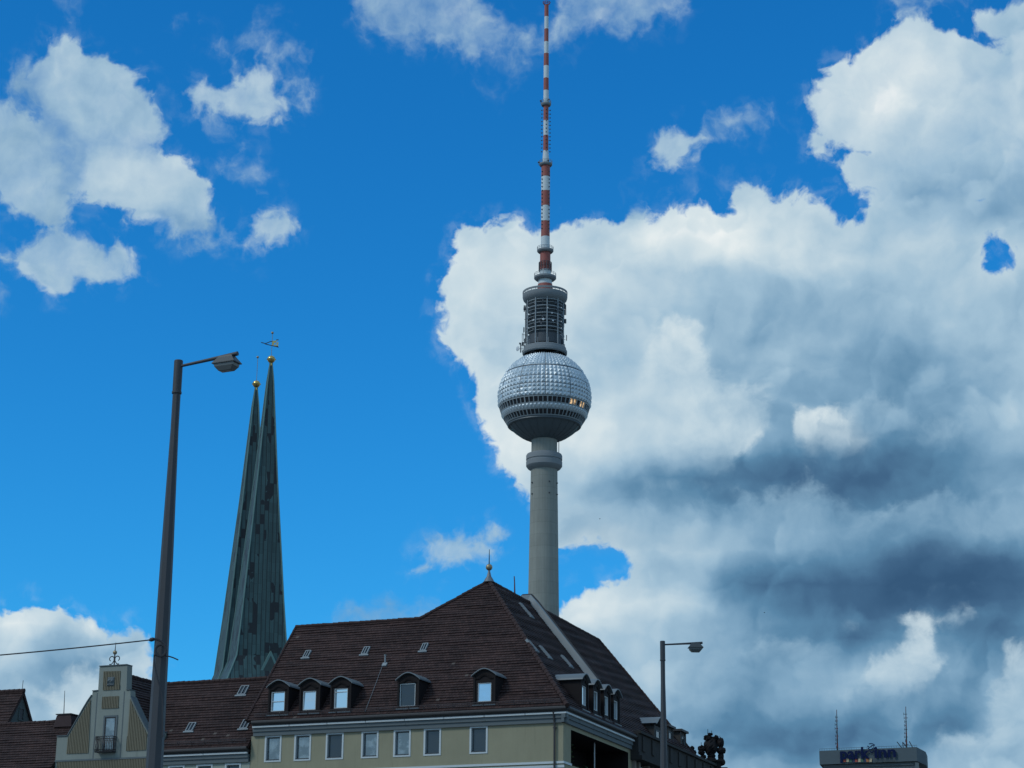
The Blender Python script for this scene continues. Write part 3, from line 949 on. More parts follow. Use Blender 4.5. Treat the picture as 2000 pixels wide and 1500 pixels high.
mb.lathe([(tr(41, 690), tz(694)), (tr(43.6, 688), tz(692)), (tr(43.8, 684), tz(687)), (tr(42, 684), tz(686)), (tr(41.6, 680), tz(681)), (tr(40, 680), tz(680)), (tr(24, 676), tz(680))], TC, 64)
for j in range(12):
    a = 2 * pi * (j + .3) / 12
    mb.tube([TC + Vector((tr(39.5, 676) * cos(a), tr(39.5, 676) * sin(a), tz(680))), TC + Vector((tr(39.5, 676) * cos(a), tr(39.5, 676) * sin(a), tz(670)))], 0.12, 6)
mb.build('sphere_ring', CONCRETE2, tower, True, 30)
# open equipment cage
mb = MB()
mb.lathe([(tr(25, 640), tz(681)), (tr(25, 620), tz(590))], TC, 40)
mb.lathe([(tr(33, 660), tz(676)), (tr(33, 655), tz(658)), (tr(25, 655), tz(657.5))], TC, 48)
mb.build('cage_core', STEELDARK, tower, True, 30)
mb = MB()
levels = [594, 600, 607, 613.5, 621, 627, 634, 640, 647, 654]
for i, yy in enumerate(levels):
    r1 = tr(36, 625)
    if i % 2 == 0:
        mb.lathe([(tr(25, 620), tz(yy) - .12), (r1, tz(yy) - .12), (r1, tz(yy) + .14), (tr(25, 620), tz(yy) + .14)], TC, 48)
    else:
        mb.tube([TC + Vector((r1 * cos(2 * pi * k / 48), r1 * sin(2 * pi * k / 48), tz(yy))) for k in range(49)], 0.11, 6, False)
mb.build('cage_floor', STEELGREY, tower, True, 30)
mb = MB()
for k in range(10):
    a = radians(-90 + 5.6 + 36 * k)
    r1 = tr(37, 625)
    mb.tube([TC + Vector((r1 * cos(a), r1 * sin(a), tz(680))), TC + Vector((r1 * cos(a), r1 * sin(a), tz(586)))], 0.2, 8)
mb.build('cage_columns', STEELGREY, tower)
mb = MB()
mb.lathe([(tr(30, 600), tz(594)), (tr(37, 592), tz(592)), (tr(42.5, 587), tz(586.5)), (tr(43.8, 583), tz(582)), (tr(43.8, 578), tz(577.5)), (tr(41, 577), tz(577.2)), (tr(15, 577), tz(577))], TC, 64)
for j in range(28):
    a = 2 * pi * j / 28
    mb.tube([TC + Vector((tr(43.3, 575) * cos(a), tr(43.3, 575) * sin(a), tz(578))), TC + Vector((tr(43.3, 575) * cos(a), tr(43.3, 575) * sin(a), tz(573)))], 0.1, 4)
mb.lathe([(tr(43.9, 575), tz(575.4)), (tr(43.9, 574), tz(571.6)), (tr(42.8, 574), tz(571.6)), (tr(42.8, 575), tz(575.4)), (tr(43.9, 575), tz(575.4))], TC, 64)
mb.build('cage_roof', CONCRETE2, tower, True, 30)
def dish(px, py, r, face=-1.2, m=DISHW):
    p = at_y(px, py, TY)
    mb = MB()
    d = Vector((sin(face), -cos(face), 0.05)).normalized()
    a = Vector((0, 0, 1)); c = d.cross(a)
    rows = []
    for rr, h in ((1e-3, -.35), (.5, -.28), (.85, -.08), (1.0, 0.1), (0.97, 0.12), (1e-3, 0.16)):
        rows.append([p + d * (h * r) + (a * cos(2 * pi * k / 20) + c * sin(2 * pi * k / 20)) * (rr * r) for k in range(20)])
    mb.grid(rows, True)
    mb.tube([p - d * r * .3, Vector((TX + (p.x - TX) * .8, TY + (p.y - TY) * .8, p.z))], 0.09, 6)
    mb.build('dish', m, tower, True, 40)
def dish_on(px, py, r, m=DISHW):
    """a dish on the front of the cage"""
    x = at_y(px, py, TY - 6).x - TX
    y = -sqrt(max(tr(38, 625) ** 2 - x * x, 0.01))
    p = at_y(px, py, TY + y)
    mb = MB()
    d = Vector((p.x - TX, y, 0)).normalized()
    a = Vector((0, 0, 1)); c = d.cross(a)
    rows = [[p + d * (h * r) + (a * cos(2 * pi * k / 16) + c * sin(2 * pi * k / 16)) * (rr * r) for k in range(16)] for rr, h in ((1e-3, -.4), (.7, -.2), (1.0, .1), (1e-3, .2))]
    mb.grid(rows, True)
    mb.build('dish', m, tower, True, 40)
for q in ((1041.5, 625, .32), (1061, 623, .42), (1078, 611, .3), (1080, 626, .35), (1069.5, 601, .3)): dish_on(*q)
dish(1011.5, 681, .95, -0.9); dish(1097.5, 656.5, 1.0, 0.5)
mb = MB()   # whip and panel antennas on brackets
for px, y0, y1, w in ((1022.5, 640, 668, .07), (1024, 598, 610, .22), (1024.5, 602, 606, .4), (1023.5, 641, 650, .16), (1020, 652, 690, .08), (1025, 663, 672, .3), (1017, 672, 690, .2), (1021, 670, 676, .4), (1105, 596, 616, .16),
                      (1103, 594, 604, .3), (1104, 624, 632, .4), (1106.5, 655, 666, .14), (1102.5, 606, 616, .25), (1101.5, 610, 640, .12), (1026.5, 598, 672, .14), (1099.5, 596, 674, .14), (1098.5, 664, 672, .3), (1024, 676, 682, .25), (1015.5, 671, 674, .3)):
    x0 = at_y(px, y0, TY).x
    mb = MB()
    mb.tube([Vector((x0, TY - .6, tz(y1))), Vector((x0, TY - .6, tz(y0)))], w, 6)
    mb.build('whip_antenna', STEELDARK, tower)
for px, yy in ((1022, 606), (1020, 655), (1018, 676), (1104, 605), (1103, 628), (1104, 664), (1024, 625), (1022, 670)):
    x0 = at_y(px, yy, TY).x
    mb = MB()
    mb.tube([Vector((x0, TY - .6, tz(yy))), Vector((TX + (1 if px > 1064 else -1) * tr(34, 625), TY, tz(yy)))], 0.09, 5)
    mb.build('antenna_bracket', STEELDARK, tower)
mb = MB()   # equipment boxes inside the cage
rnd = random.Random(11)
for i in range(40):
    mb = MB()
    a = radians(-90 + rnd.uniform(-85, 85)); yy = rnd.uniform(598, 652)
    r1 = tr(rnd.uniform(28, 37), 625)
    p = TC + Vector((r1 * cos(a), r1 * sin(a), tz(yy)))
    fr = Frame(p, (-sin(a), cos(a), 0), (cos(a), sin(a), 0))
    mb.box(fr, -rnd.uniform(.15, .4), rnd.uniform(.15, .4), -.2, .2, -rnd.uniform(.2, .9), rnd.uniform(.2, .9))
    mb.build('equipment_box', STEELDARK, tower)
# antenna with painted bands
bands = [(10, 33, 1, 4.1, 4.1), (33, 57, 0, 4.1, 4.1), (57, 82, 1, 4.2, 4.3), (82, 105, 0, 4.3, 4.3), (105, 129, 1, 4.9, 5), (129, 153, 0, 5, 5), (153, 177, 1, 5, 5.1), (177, 206, 0, 5.1, 5.2),
         (206, 236, 1, 4.9, 5), (236, 265, 0, 5, 5), (265, 295, 1, 5, 5.1), (295, 322, 0, 5.2, 7), (322, 346, 1, 8.5, 8.6), (346, 374, 0, 8.5, 8.5), (374, 403, 1, 8.5, 8.5), (403, 433, 0, 8.5, 8.5),
         (433, 463, 1, 8.4, 8.5), (463, 492, 0, 8.5, 9), (492, 528, 1, 10.1, 10.4), (528, 543, 0, 10.8, 11.3), (543, 556, 0, 12.6, 14), (556, 577, 1, 14.2, 17)]
mb = MB()
for y0, y1, k, h0, h1 in bands:
    mb.lathe([(tr(h0, y0), tz(y0)), (tr(h1, y1), tz(y1))], TC, 24, mi=k)
mb.lathe([(0.01, tz(9.8)), (tr(4.1, 10), tz(10))], TC, 24, mi=1)
for y0, h in ((206, 5.2), (322, 8.5), (492, 10), (543, 12.6)):
    mb.lathe([(0.02, tz(y0)), (tr(h, y0), tz(y0))], TC, 24, mi=0)
mb.build('antenna_mast', [WHITEP, REDP], tower, True, 40)
mb = MB()   # basket at the tip
for k in range(10):
    a = 2 * pi * k / 10
    mb.tube([TC + Vector((tr(3.8, 10) * cos(a), tr(3.8, 10) * sin(a), tz(10))), TC + Vector((tr(7.2, 4) * cos(a), tr(7.2, 4) * sin(a), tz(5)))], 0.1, 5)
mb.tube([TC + Vector((tr(7.2, 4) * cos(2 * pi * k / 24), tr(7.2, 4) * sin(2 * pi * k / 24), tz(5))) for k in range(25)], 0.12, 5, False)
mb.tube([TC + Vector((tr(6, 4) * cos(2 * pi * k / 24), tr(6, 4) * sin(2 * pi * k / 24), tz(7.4))) for k in range(25)], 0.1, 5, False)
mb.build('tip_basket', REDP, tower)
def platform(y, hw, t, rail):
    mb = MB()
    mb.lathe([(tr(hw * .5, y), tz(y + t)), (tr(hw * .86, y), tz(y + t)), (tr(hw, y), tz(y + t * .55)), (tr(hw, y), tz(y)), (tr(hw * .5, y), tz(y))], TC, 32)
    o = mb.build('platform', CONCRETE2, tower, True, 30)
    mb = MB()
    k = 18
    for j in range(k):
        a = 2 * pi * j / k
        c = Vector((tr(hw * .98, y) * cos(a), tr(hw * .98, y) * sin(a), 0))
        mb.tube([TC + c + Vector((0, 0, tz(y))), TC + c + Vector((0, 0, tz(y - rail)))], 0.06, 4)
    for f in (0.5, 1.0):
        mb.tube([TC + Vector((tr(hw * .98, y) * cos(2 * pi * j / 32), tr(hw * .98, y) * sin(2 * pi * j / 32), tz(y - rail * f))) for j in range(33)], 0.065, 4, False)
    mb.build('railing', STEELGREY, o)
platform(202.5, 9.8, 4.5, 5.5); platform(320, 12.8, 4.5, 5.5); platform(488.5, 16, 5, 5.5); platform(541, 21.6, 6, 6)
def dipole(p, r, foot=None):
    mb = MB()
    mb.ball(p, r, 8, 6)
    if foot is not None: mb.tube([p, foot], 0.05, 4)
    mb.build('dipole', STEELDARK, tower)
for k in range(12):
    yy = 215.5 + k * 7.35
    for s in (-1, 1):
        dipole(TC + Vector((s * tr(8.2, yy), 0, tz(yy))), 0.26, TC + Vector((s * tr(4.6, yy), 0, tz(yy))))
    dipole(TC + Vector((0.1, -tr(5.3, yy), tz(yy))), 0.24)
for k in range(16):
    yy = 337 + k * 7.4
    for s in (-1, 1):
        dipole(TC + Vector((s * tr(6.9, yy), -tr(5.6, yy), tz(yy))), 0.28)
mb = MB()
for j in range(14):
    a = 2 * pi * j / 14
    c = Vector((tr(12.2, 520) * cos(a), tr(12.2, 520) * sin(a), 0))
    mb.tube([TC + c + Vector((0, 0, tz(530))), TC + c + Vector((0, 0, tz(513)))], 0.15, 5)
for yy in (513, 520, 530):
    mb.tube([TC + Vector((tr(12.2, 520) * cos(2 * pi * j / 28), tr(12.2, 520) * sin(2 * pi * j / 28), tz(yy))) for j in range(29)], 0.08, 4, False)
mb.build('antenna_cage', STEELDARK, tower)
for px, yy in ((1056, 197), (1072, 194), (1052, 317), (1071, 313)):
    p = at_y(px, yy, TY - 1)
    mb = MB(); mb.ball(p, 0.35, 8, 6)
    mb.tube([p, p - Vector((0, 0, 1.2))], 0.06, 4)
    mb.build('warning_lamp', STEELDARK, tower)

# ------------------------------------------------------------------ hotel block far behind
HZ = at_y(1790, 1459, 1000).z
H0 = at_y(1790, 1459, 1000)
HL = at_z(1600, 1466.5, HZ); HR = at_z(1808, 1468.5, HZ)
hu = (HL - H0); hu.z = 0; HW = hu.length; hu.normalize()
hv = (HR - H0); hv.z = 0; HS = hv.length; hv.normalize()
hn = Vector((hu.y, -hu.x, 0));  hn = hn if hn.y < 0 else -hn
HF = Frame((H0.x, H0.y, 0), hu, hn)
hotel = thing('hotel_tower', (H0.x, H0.y, 0), 'distant grey high-rise with a lettered rooftop band and two masts', 'building')
HB = HF.uz(1690, 1490)[1]
back = 18.0
a, b, c, d_ = HF.pt(0, 0, 0), HF.pt(HW, 0, 0), HF.pt(HW + 3, -back, 0), HF.pt(0, 0, 0) + hv * HS
e_ = d_ + (c - b)
def up(p, z): return Vector((p.x, p.y, z))
mb = MB(); mb.prism([up(p, HB) for p in (a, b, c, e_, d_)], (0, 0, HZ - HB)); mb.build('roof_band', HOTELGREY, hotel)
ins = [HF.pt(1.4, -1.6, 0), HF.pt(HW - 1.4, -1.6, 0), HF.pt(HW - 1, -back, 0), HF.pt(4, -back - 4, 0), HF.pt(.5, -6, 0)]
mb = MB(); mb.prism([up(p, 0) for p in ins], (0, 0, HB - .2)); mb.build('wall', HOTELDARK, hotel)
mb = MB()
for k in range(26):
    u = 2.6 + k * (HW - 5) / 25
    mb.box(HF, u - .12, u + .12, -1.6, -1.2, 0, HB - 2.4)
for k in range(30):
    mb.box(HF, 1.4, HW - 1.4, -1.6, -1.3, HB - 3.2 - k * 3.2, HB - 2.4 - k * 3.2)
mb.box(HF, 2, HW * .5, -1.6, -1.1, HB - 1.6, HB - .9)
mb.build('facade_grid', HOTELGREY, hotel)
mb = MB(); mb.prism([up(p, HZ) + (Vector((H0.x, H0.y, 0)) - up(p, 0)) * 0 for p in ins], (0, 0, .15))
for k in range(0, 40):
    u = k * HW / 39
    mb.tube([HF.pt(u, -.8, HZ), HF.pt(u, -.8, HZ + 1.0)], 0.05, 4)
mb.tube([HF.pt(0, -.8, HZ + 1.0), HF.pt(HW, -.8, HZ + 1.0)], 0.07, 4)
mb.build('roof_railing', STEELDARK, hotel)
def letters(txt, px0, px1, py_base, py_x, bold, tall='x'):
    """solid letters standing on the front of the band, from px0 to px1, x-height from py_base to py_x"""
    cu = bpy.data.curves.new('lettering', 'FONT')
    cu.body = txt
    cu.offset = bold
    cu.extrude = 0.05
    o = bpy.data.objects.new('lettering', cu)
    COL.objects.link(o)
    dg = bpy.context.evaluated_depsgraph_get()
    me = bpy.data.meshes.new_from_object(o.evaluated_get(dg))
    xs = [v.co.x for v in me.vertices]; ys = [v.co.y for v in me.vertices]
    u0, z0 = HF.uz(px0, py_base, 1.0); u1, _ = HF.uz(px1, py_base, 1.0)
    _, z1 = HF.uz((px0 + px1) / 2, py_x, 1.0)
    sx = (u0 - u1) / (max(xs) - min(xs)); sy = (z1 - HF.uz((px0 + px1) / 2, py_base, 1.0)[1]) / 0.53
    zb = HF.uz((px0 + px1) / 2, py_base, 1.0)[1]
    vs = [HF.pt(u0 - (v.co.x - min(xs)) * sx, 1.0 + v.co.z * 2, zb + v.co.y * sy) for v in me.vertices]
    fs = [list(p.vertices) for p in me.polygons]
    bpy.data.objects.remove(o)
    return vs, fs
def letter_parts(txt, px0, px1, pb, px_, bold, m):
    v, f = letters(txt, px0, px1, pb, px_, bold)
    par = list(range(len(v)))
    def find(i):
        while par[i] != i:
            par[i] = par[par[i]]; i = par[i]
        return i
    for q in f:
        for i in q[1:]: par[find(i)] = find(q[0])
    isl = {}
    for i, p in enumerate(v):
        u = (p - HF.o).dot(HF.u)
        r = isl.setdefault(find(i), [u, u]); r[0] = min(r[0], u); r[1] = max(r[1], u)
    order = sorted(isl, key=lambda k: isl[k][0])
    groups = []                                    # pieces above one another (the dot of an i) make one letter
    for k in order:
        c = (isl[k][0] + isl[k][1]) / 2
        if groups and c < groups[-1][1]:
            groups[-1][0].add(k); groups[-1][1] = max(groups[-1][1], isl[k][1])
        else:
            groups.append([{k}, isl[k][1]])
    for ks, _ in groups:
        mb = MB()
        for q in f:
            if find(q[0]) in ks: mb.face([v[i] for i in q])
        mb.build('sign_letter', m, hotel)
letter_parts('park', 1641, 1699, 1481.5, 1465.0, 0.03, SIGNBLUE)
letter_parts('inn', 1708, 1750, 1479, 1462.5, 0.03, SIGNBLUE)
letter_parts('by Radisson', 1707, 1750, 1487, 1483.4, 0.005, STEELDARK)
cols = dict(r=(.38, .075, .05), c=(.5, .42, .27), g=(.06, .15, .10), n=(.02, .035, .09), o=(.42, .17, .06))
for px, k in ((1649, 'r'), (1655, 'c'), (1661, 'g'), (1667, 'n'), (1672, 'r'), (1678, 'c'), (1683.5, 'g'), (1689, 'n'), (1694, 'o'), (1700, 'c')):
    u, z = HF.uz(px, 1484.8, .8)
    mb = MB(); mb.box(HF, u - .62, u + .62, .1, .5, z - .8, z + .8)
    mb.build('colour_square', MATS.get('sq_' + k) or mat('sq_' + k, cols[k], .6), hotel)
mb = MB()   # swirl between the two words
u, z = HF.uz(1701, 1461.5, 1.0)
for s in (0, 1, 2):
    mb.tube([HF.pt(u + (-1.6 + 3.2 * t) , 1.2, z + .9 - s * 1.25 + .45 * sin(t * 7 + s)) for t in [i / 14 for i in range(15)]], .24, 6)
mb.tube([HF.pt(u - 1.9 * cos(t), 1.2, z + 1.2 + 1.0 * sin(t)) for t in [i * .25 for i in range(9)]], .26, 6)
mb.build('sign_swirl', SIGNBLUE, hotel)
for px, y0, y1, seed in ((1634, 1386, 1461, 1), (1769, 1380, 1458, 2)):
    u, z1 = HF.uz(px, y0, -6.0); z0 = HZ
    mb = MB(); r_ = random.Random(seed)
    u2 = HF.uz(px + 1.5, y1, -6.0)[0]
    P = lambda f: HF.pt(u2 + (u - u2) * f, -6.0, z0 + (z1 - z0) * f)
    for k in range(10):
        mb.tube([P(k / 10), P((k + 1) / 10)], [.42 - .028 * k, .42 - .028 * (k + 1)], 6, mi=k % 2)
    for k in range(9):
        f = .1 + .09 * k
        w = r_.uniform(.5, 1.1)
        mb.tube([P(f) - hu * w * r_.uniform(.2, 1), P(f) + hu * w], .12, 4)
        mb.tube([P(f) + hu * w - Vector((0, 0, .6)), P(f) + hu * w + Vector((0, 0, .8))], .1, 4)
    mb.build('mast', [IRON, mat('mast_red', (.1, .02, .02), .6)], hotel)
mb = MB()
for px0, y0, px1, y1 in ((1752, 1449, 1762, 1459), (1763, 1449.5, 1764, 1459), (1763, 1449.5, 1772, 1456), (1776, 1448, 1783, 1459)):
    (ua, za), (ub, zb) = HF.uz(px0, y0, -4), HF.uz(px1, y1, -4)
    mb.tube([HF.pt(ua, -4, za), HF.pt(ub, -4, min(zb, HZ))], .22, 5)
mb.build('crane_jib', IRON, hotel)

# ------------------------------------------------------------------ twin-spired church
church_y = 246.0
SA = at_y(529.5, 708, church_y)           # tip of the front spire, under its ball
SB = at_y(500.5, 756, church_y + 10.2)
church = thing('church', (SA.x, SA.y, 0), 'church with two slender green copper spires topped by golden balls', 'church')
TH = radians(17.5)
cu_, cn_ = Vector((cos(TH), sin(TH), 0)), Vector((sin(TH), -cos(TH), 0))     # wide face turned a little to the right
def spire(tip, base_z, front):
    mb = MB()
    H = tip.z - base_z
    # half width of the square spire by height below the tip; the foot flares out
    prof = [(0.0, 0.13), (2.5, 0.36), (30.6 * .5, 1.23), (30.6, 2.42), (H - 3.2, 2.42 + (H - 33.8) * .088), (H, 2.42 + (H - 33.8) * .088 + 1.25)]
    fc = [(cu_, cn_), (cn_, -cu_), (-cu_, -cn_), (-cn_, cu_)]
    for fi, (a, b) in enumerate(fc):
        for i in range(len(prof) - 1):
            (h0, w0), (h1, w1) = prof[i], prof[i + 1]
            ct = Vector((tip.x, tip.y, 0))
            rows, uvs = [], []
            nn = 8
            for h, w in ((h0, w0), (h1, w1)):
                rows.append([ct + b * w + a * (w * (2 * k / nn - 1)) + Vector((0, 0, tip.z - h)) for k in range(nn + 1)])
                uvs.append([(w * (2 * k / nn - 1) + 20 + fi * 31.7 + (0 if front else 7.3), 60 - h) for k in range(nn + 1)])
            mb.grid(rows, False, 0, uvs)
    s = mb.build('spire', COPPER, church)
    for a, b in fc:                          # raised copper rolls along the arrises
        pass
    mb = MB()
    for a, b in fc:
        mb.tube([Vector((tip.x, tip.y, tip.z - h)) + (a + b) * w for h, w in prof], [.05] + [.09] * (len(prof) - 1), 6)
    mb.build('arris_roll', MATS.get('copper_roll') or mat('copper_roll', (.10, .20, .195), .55, var=.25, vscale=1.5), s)
    mb = MB()
    mb.ball(tip + Vector((0, 0, .42)), .50, 24, 14, .95)
    mb.lathe([(.5, -.05), (.585, -.02), (.585, .03), (.5, .06)], tip + Vector((0, 0, .40)), 24)
    mb.lathe([(.13, -.55), (.2, -.45), (.16, -.1), (.3, .0)], tip, 16)
    mb.build('ball', GOLD, s, True, 45)
    mb = MB()
    top = at_y(532 if front else 503.3, 650 if front else 697.5, tip.y).z
    mb.tube([tip + Vector((0, 0, .9)), Vector((tip.x + .02, tip.y, top))], .035, 6)
    mb.build('rod', FLASH, s)
    mb = MB(); mb.ball(Vector((tip.x, tip.y, top)), .165, 12, 8); mb.build('small_ball', BRASS, s, True)
    return s
front_spire = spire(SA, 38.6, True)
rear_spire = spire(SB, 38.6, False)
mb = MB()      # weather vane: pierced flag with pointer
vz = at_y(529, 670, SA.y)
k = depth(vz) / FPX
def V(px, py): return Vector((SA.x + (px - 531.2) * k, SA.y, vz.z - (py - 670) * k * 1.02))
def bar(a, b, r=.055): mb.tube([V(*a), V(*b)], r, 6)
bar((510, 669), (520, 671.5)); bar((517.5, 671.8), (530.5, 675)); bar((530.5, 675), (542, 677.5)); bar((519, 671), (528, 667)); bar((528, 667), (532, 666.4)); bar((541, 676), (544, 678.5), .07)
bar((510, 669), (514, 669.8), .03)
bar((539, 663.6), (543.8, 663.2), .06)
mb.build('vane_pointer', IRON, front_spire)
mb = MB()
fr = Frame(V(531.5, 676), (1, 0, 0), (0, -1, 0))
for i in range(6):
    for j in range(5):
        if (i * 7 + j * 5) % 6 == 1 or (i, j) in ((2, 2), (4, 1)): continue
        x0, x1 = i * 2.02 * k, (i * 2.02 + 1.95) * k
        z0 = (j * 2.2 + (1.5 if i > 3 and j == 4 else 0)) * k + .0
        mb.box(fr, x0, x1, -.02, .02, z0, z0 + 2.1 * k)
mb.build('vane_flag', GOLD, front_spire)
mb = MB()      # lucarne on the foot of the front spire
g0 = Vector((SA.x, SA.y, 0)) + cn_ * 3.75
G = Frame(g0, cu_, cn_)
gx = .9
pts = [(-1.35 + gx, 39.6), (1.35 + gx, 39.6), (gx, 42.4)]
mb.prism([G.pt(u, 0, z) for u, z in pts], -cn_ * 2.0)
mb.build('lucarne', MATS['copper_roll'], front_spire)
mb = MB()
mb.prism([G.pt(u, .012, z) for u, z in [(-1.0 + gx, 39.65), (1.0 + gx, 39.65), (gx, 41.8)]], -cn_ * .01)
mb.build('lucarne_shutter', mat('old_copper_dark', (.035, .06, .062), .7, var=.2, vscale=3), front_spire)
mb = MB()      # shared tower block below the spires
T0 = Frame((SA.x, SA.y, 0), cu_, cn_)
dx = (SB - SA)
su, sn_ = Vector((dx.x, dx.y, 0)).dot(cu_), Vector((dx.x, dx.y, 0)).dot(cn_)
mb.box(T0, -4.3, 4.3, -4.3, 4.3, 0, 38.5)
mb.box(Frame((SB.x, SB.y, 0), cu_, cn_), -4.3, 4.3, -4.3, 4.3, 0, 38.5)
mb.build('tower_wall', mat('old_brick', (.12, .07, .055), .9, var=.2, vscale=2), church)

# ------------------------------------------------------------------ yellow corner house
ZE = 17.0                                     # height of the white eaves moulding
C0, L0, R0 = at_z(1107, 1391, ZE), at_z(495, 1420, ZE), at_z(1240, 1447, ZE)
dU = Vector((L0.x - C0.x, L0.y - C0.y, 0)); FLEN = dU.length; dU.normalize()
eU = Vector((R0.x - C0.x, R0.y - C0.y, 0)); SLEN = eU.length; eU.normalize()
nA = Vector((dU.y, -dU.x, 0)); nA = nA if nA.y < 0 else -nA
nS = Vector((eU.y, -eU.x, 0)); nS = nS if nS.x > 0 else -nS
P0 = Vector((C0.x, C0.y, 0))
FA = Frame(P0, dU, nA)                        # u to the left along the street front, n towards the street
FS = Frame(P0, eU, nS)                        # u away along the side street
ZR = ZE + 0.36                                # lower edge of the tiles
SK = 0.06
def peak_for(pitch):
    # meeting point of both roof planes whose sight line has the x of the finial
    tp = tan(pitch)
    def P(t):
        # bisector: equal distance s inside both eaves
        a = nA.dot(eU)
        # solve p = -(s)(nA)... in the plan
        M = Matrix(((nA.x, nA.y), (nS.x, nS.y))).inverted()
        q = M @ Vector((SK - t, SK - t))
        return Vector((P0.x + q.x, P0.y + q.y, ZR + tp * t))
    return P
def project(p):
    v = Vector(p) - O0
    d = v.dot(FW)
    X, Y = v.dot(RT) / d * FPX, v.dot(UPV) / d * FPX
    return 1000 + X * cos(ROLL) + Y * sin(ROLL), 750 + X * sin(ROLL) - Y * cos(ROLL)
lo, hi = radians(35), radians(65)
for _ in range(40):
    mid = (lo + hi) / 2
    P = peak_for(mid)
    a, b = 2.0, 14.0
    for _ in range(40):
        m_ = (a + b) / 2
        if project(P(m_))[0] > 955: a = m_
        else: b = m_
    if project(P(a))[1] > 1134: lo = mid
    else: hi = mid
RP = (lo + hi) / 2
PK = peak_for(RP)(a)
RF = Slope(FA.pt(0, SK, ZR), dU, nA, RP)
RS = Slope(FS.pt(0, SK, ZR), eU, nS, RP)
house = thing('corner_house', (P0.x, P0.y, 0), 'ochre corner house with a steep brown tiled roof, round-hooded dormers and a ball finial', 'house')

WN = -0.30                                    # the wall stands back from the moulding
def corner(n1, n2):
    M = Matrix(((nA.x, nA.y), (nS.x, nS.y))).inverted()
    q = M @ Vector((n1, n2))
    return Vector((P0.x + q.x, P0.y + q.y, 0))
uc = (corner(WN, WN) - P0).dot(dU); sc_ = (corner(WN, WN) - P0).dot(eU)
uL = FA.uz(490.5, 1450, WN)[0]

# measured windows on the street front (outer edges of the white surrounds)
wpx = [(515.9, 550.7), (573.7, 608.5), (635.5, 672), (705, 740), (768, 803), (827, 862), (917, 953)]
wz = [(1436, 1488.6), (1433, 1487), (1430, 1485), (1426.8, 1481), (1424, 1478.6), (1421.6, 1477), (1417, 1472)]
wins = []
for (x0, x1), (y0, y1) in zip(wpx, wz):
    ua, za = FA.uz(x1, y0, WN); ub, zb = FA.uz(x0, y1, WN)
    wins.append((ua, ub, zb, za))
ZT = sum(w[3] for w in wins) / 7; ZB = sum(w[2] for w in wins) / 7
wins = [(a, b, ZB, ZT) for a, b, _, _ in wins]
ZWT = ZE - 0.48                               # top of the plain wall
def wall_grid(mb, fr, u0, u1, n, z0, z1, holes):
    us = sorted({u0, u1, *[h[0] for h in holes], *[h[1] for h in holes]})
    zs = sorted({z0, z1, *[h[2] for h in holes], *[h[3] for h in holes]})
    for i in range(len(us) - 1):
        for j in range(len(zs) - 1):
            um, zm = (us[i] + us[i + 1]) / 2, (zs[j] + zs[j + 1]) / 2
            if any(h[0] < um < h[1] and h[2] < zm < h[3] for h in holes): continue
            mb.face([fr.pt(us[i], n, zs[j]), fr.pt(us[i + 1], n, zs[j]), fr.pt(us[i + 1], n, zs[j + 1]), fr.pt(us[i], n, zs[j + 1])])
mb = MB()
wall_grid(mb, FA, uc, uL, WN, 0, ZWT, [(w[0] + .05, w[1] - .05, w[2] + .05, w[3] - .05) for w in wins])
s0, zl0 = FS.uz(1115, 1440, WN); s1, _ = FS.uz(1227, 1480, WN)
sEnd = FS.uz(1237, 1470, WN)[0]
ZLO, ZLI = ZE - 0.72, ZE - 4.3
wall_grid(mb, FS, sc_, sEnd, WN, 0, ZWT, [(s0, s1, ZLI, ZLO)])
wallo = mb.build('wall', OCHRE, house)
# inside of the loggia: deep shade painted in as a near-black lining
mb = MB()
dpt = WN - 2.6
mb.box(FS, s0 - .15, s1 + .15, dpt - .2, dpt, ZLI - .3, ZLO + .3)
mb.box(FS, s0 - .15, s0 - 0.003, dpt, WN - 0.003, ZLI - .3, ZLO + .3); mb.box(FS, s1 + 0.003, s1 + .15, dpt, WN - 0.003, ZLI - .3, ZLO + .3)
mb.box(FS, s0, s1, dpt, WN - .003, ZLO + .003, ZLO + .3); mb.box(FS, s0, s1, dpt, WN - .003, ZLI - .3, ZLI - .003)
mb.build('loggia_shade_lining', DARKWOOD, wallo)
mb = MB()       # far walls closing the block
bk = FS.pt(sEnd, WN, 0); bl = FA.pt(uL, WN, 0)
mb.face([bl, bl - nA * 9, bl - nA * 9 + Vector((0, 0, ZWT)), bl + Vector((0, 0, ZWT))])
mb.face([bk, bk - nS * 9, bk - nS * 9 + Vector((0, 0, ZWT)), bk + Vector((0, 0, ZWT))])
mb.build('wall', OCHRE, house)

def window(fr, w, n, parent, pane=PANE, surround=True, bar=None, sash=WHITE, off=0.0):
    u0, u1, z0, z1 = w
    mb = MB()
    t = .10
    if surround:
        mb.ring(fr, u0, u1, z0, z1, t, n - .20, n + .03)
    a0, a1, b0, b1 = u0 + t + .003, u1 - t - .003, z0 + t + .003, z1 - t - .003
    o = mb.build('window', WHITE, parent)
    mb = MB()
    mb.ring(fr, a0, a1, b0, b1, .06, n - .19, n - .12)
    if bar: mb.box(fr, a0 + .06, a1 - .06, n - .18, n - .13, b0 + (b1 - b0) * bar - .02, b0 + (b1 - b0) * bar + .02)
    mb.build('frame', CORNICE, o)
    mb = MB()
    mb.face([fr.pt(a0, n - .16, b0), fr.pt(a1, n - .16 - off, b0), fr.pt(a1, n - .16 - off, b1), fr.pt(a0, n - .16, b1)])
    mb.build('pane', pane, o)
    mb = MB()
    mb.box(fr, a0, a1, n - .12, n + .05, b0 - .0, b0 + .035)
    mb.build('sill', GUTTER, o)
    return o
for i, w in enumerate(wins):
    window(FA, w, WN, house, PANEDK if i in (2, 5, 6) else PANE)

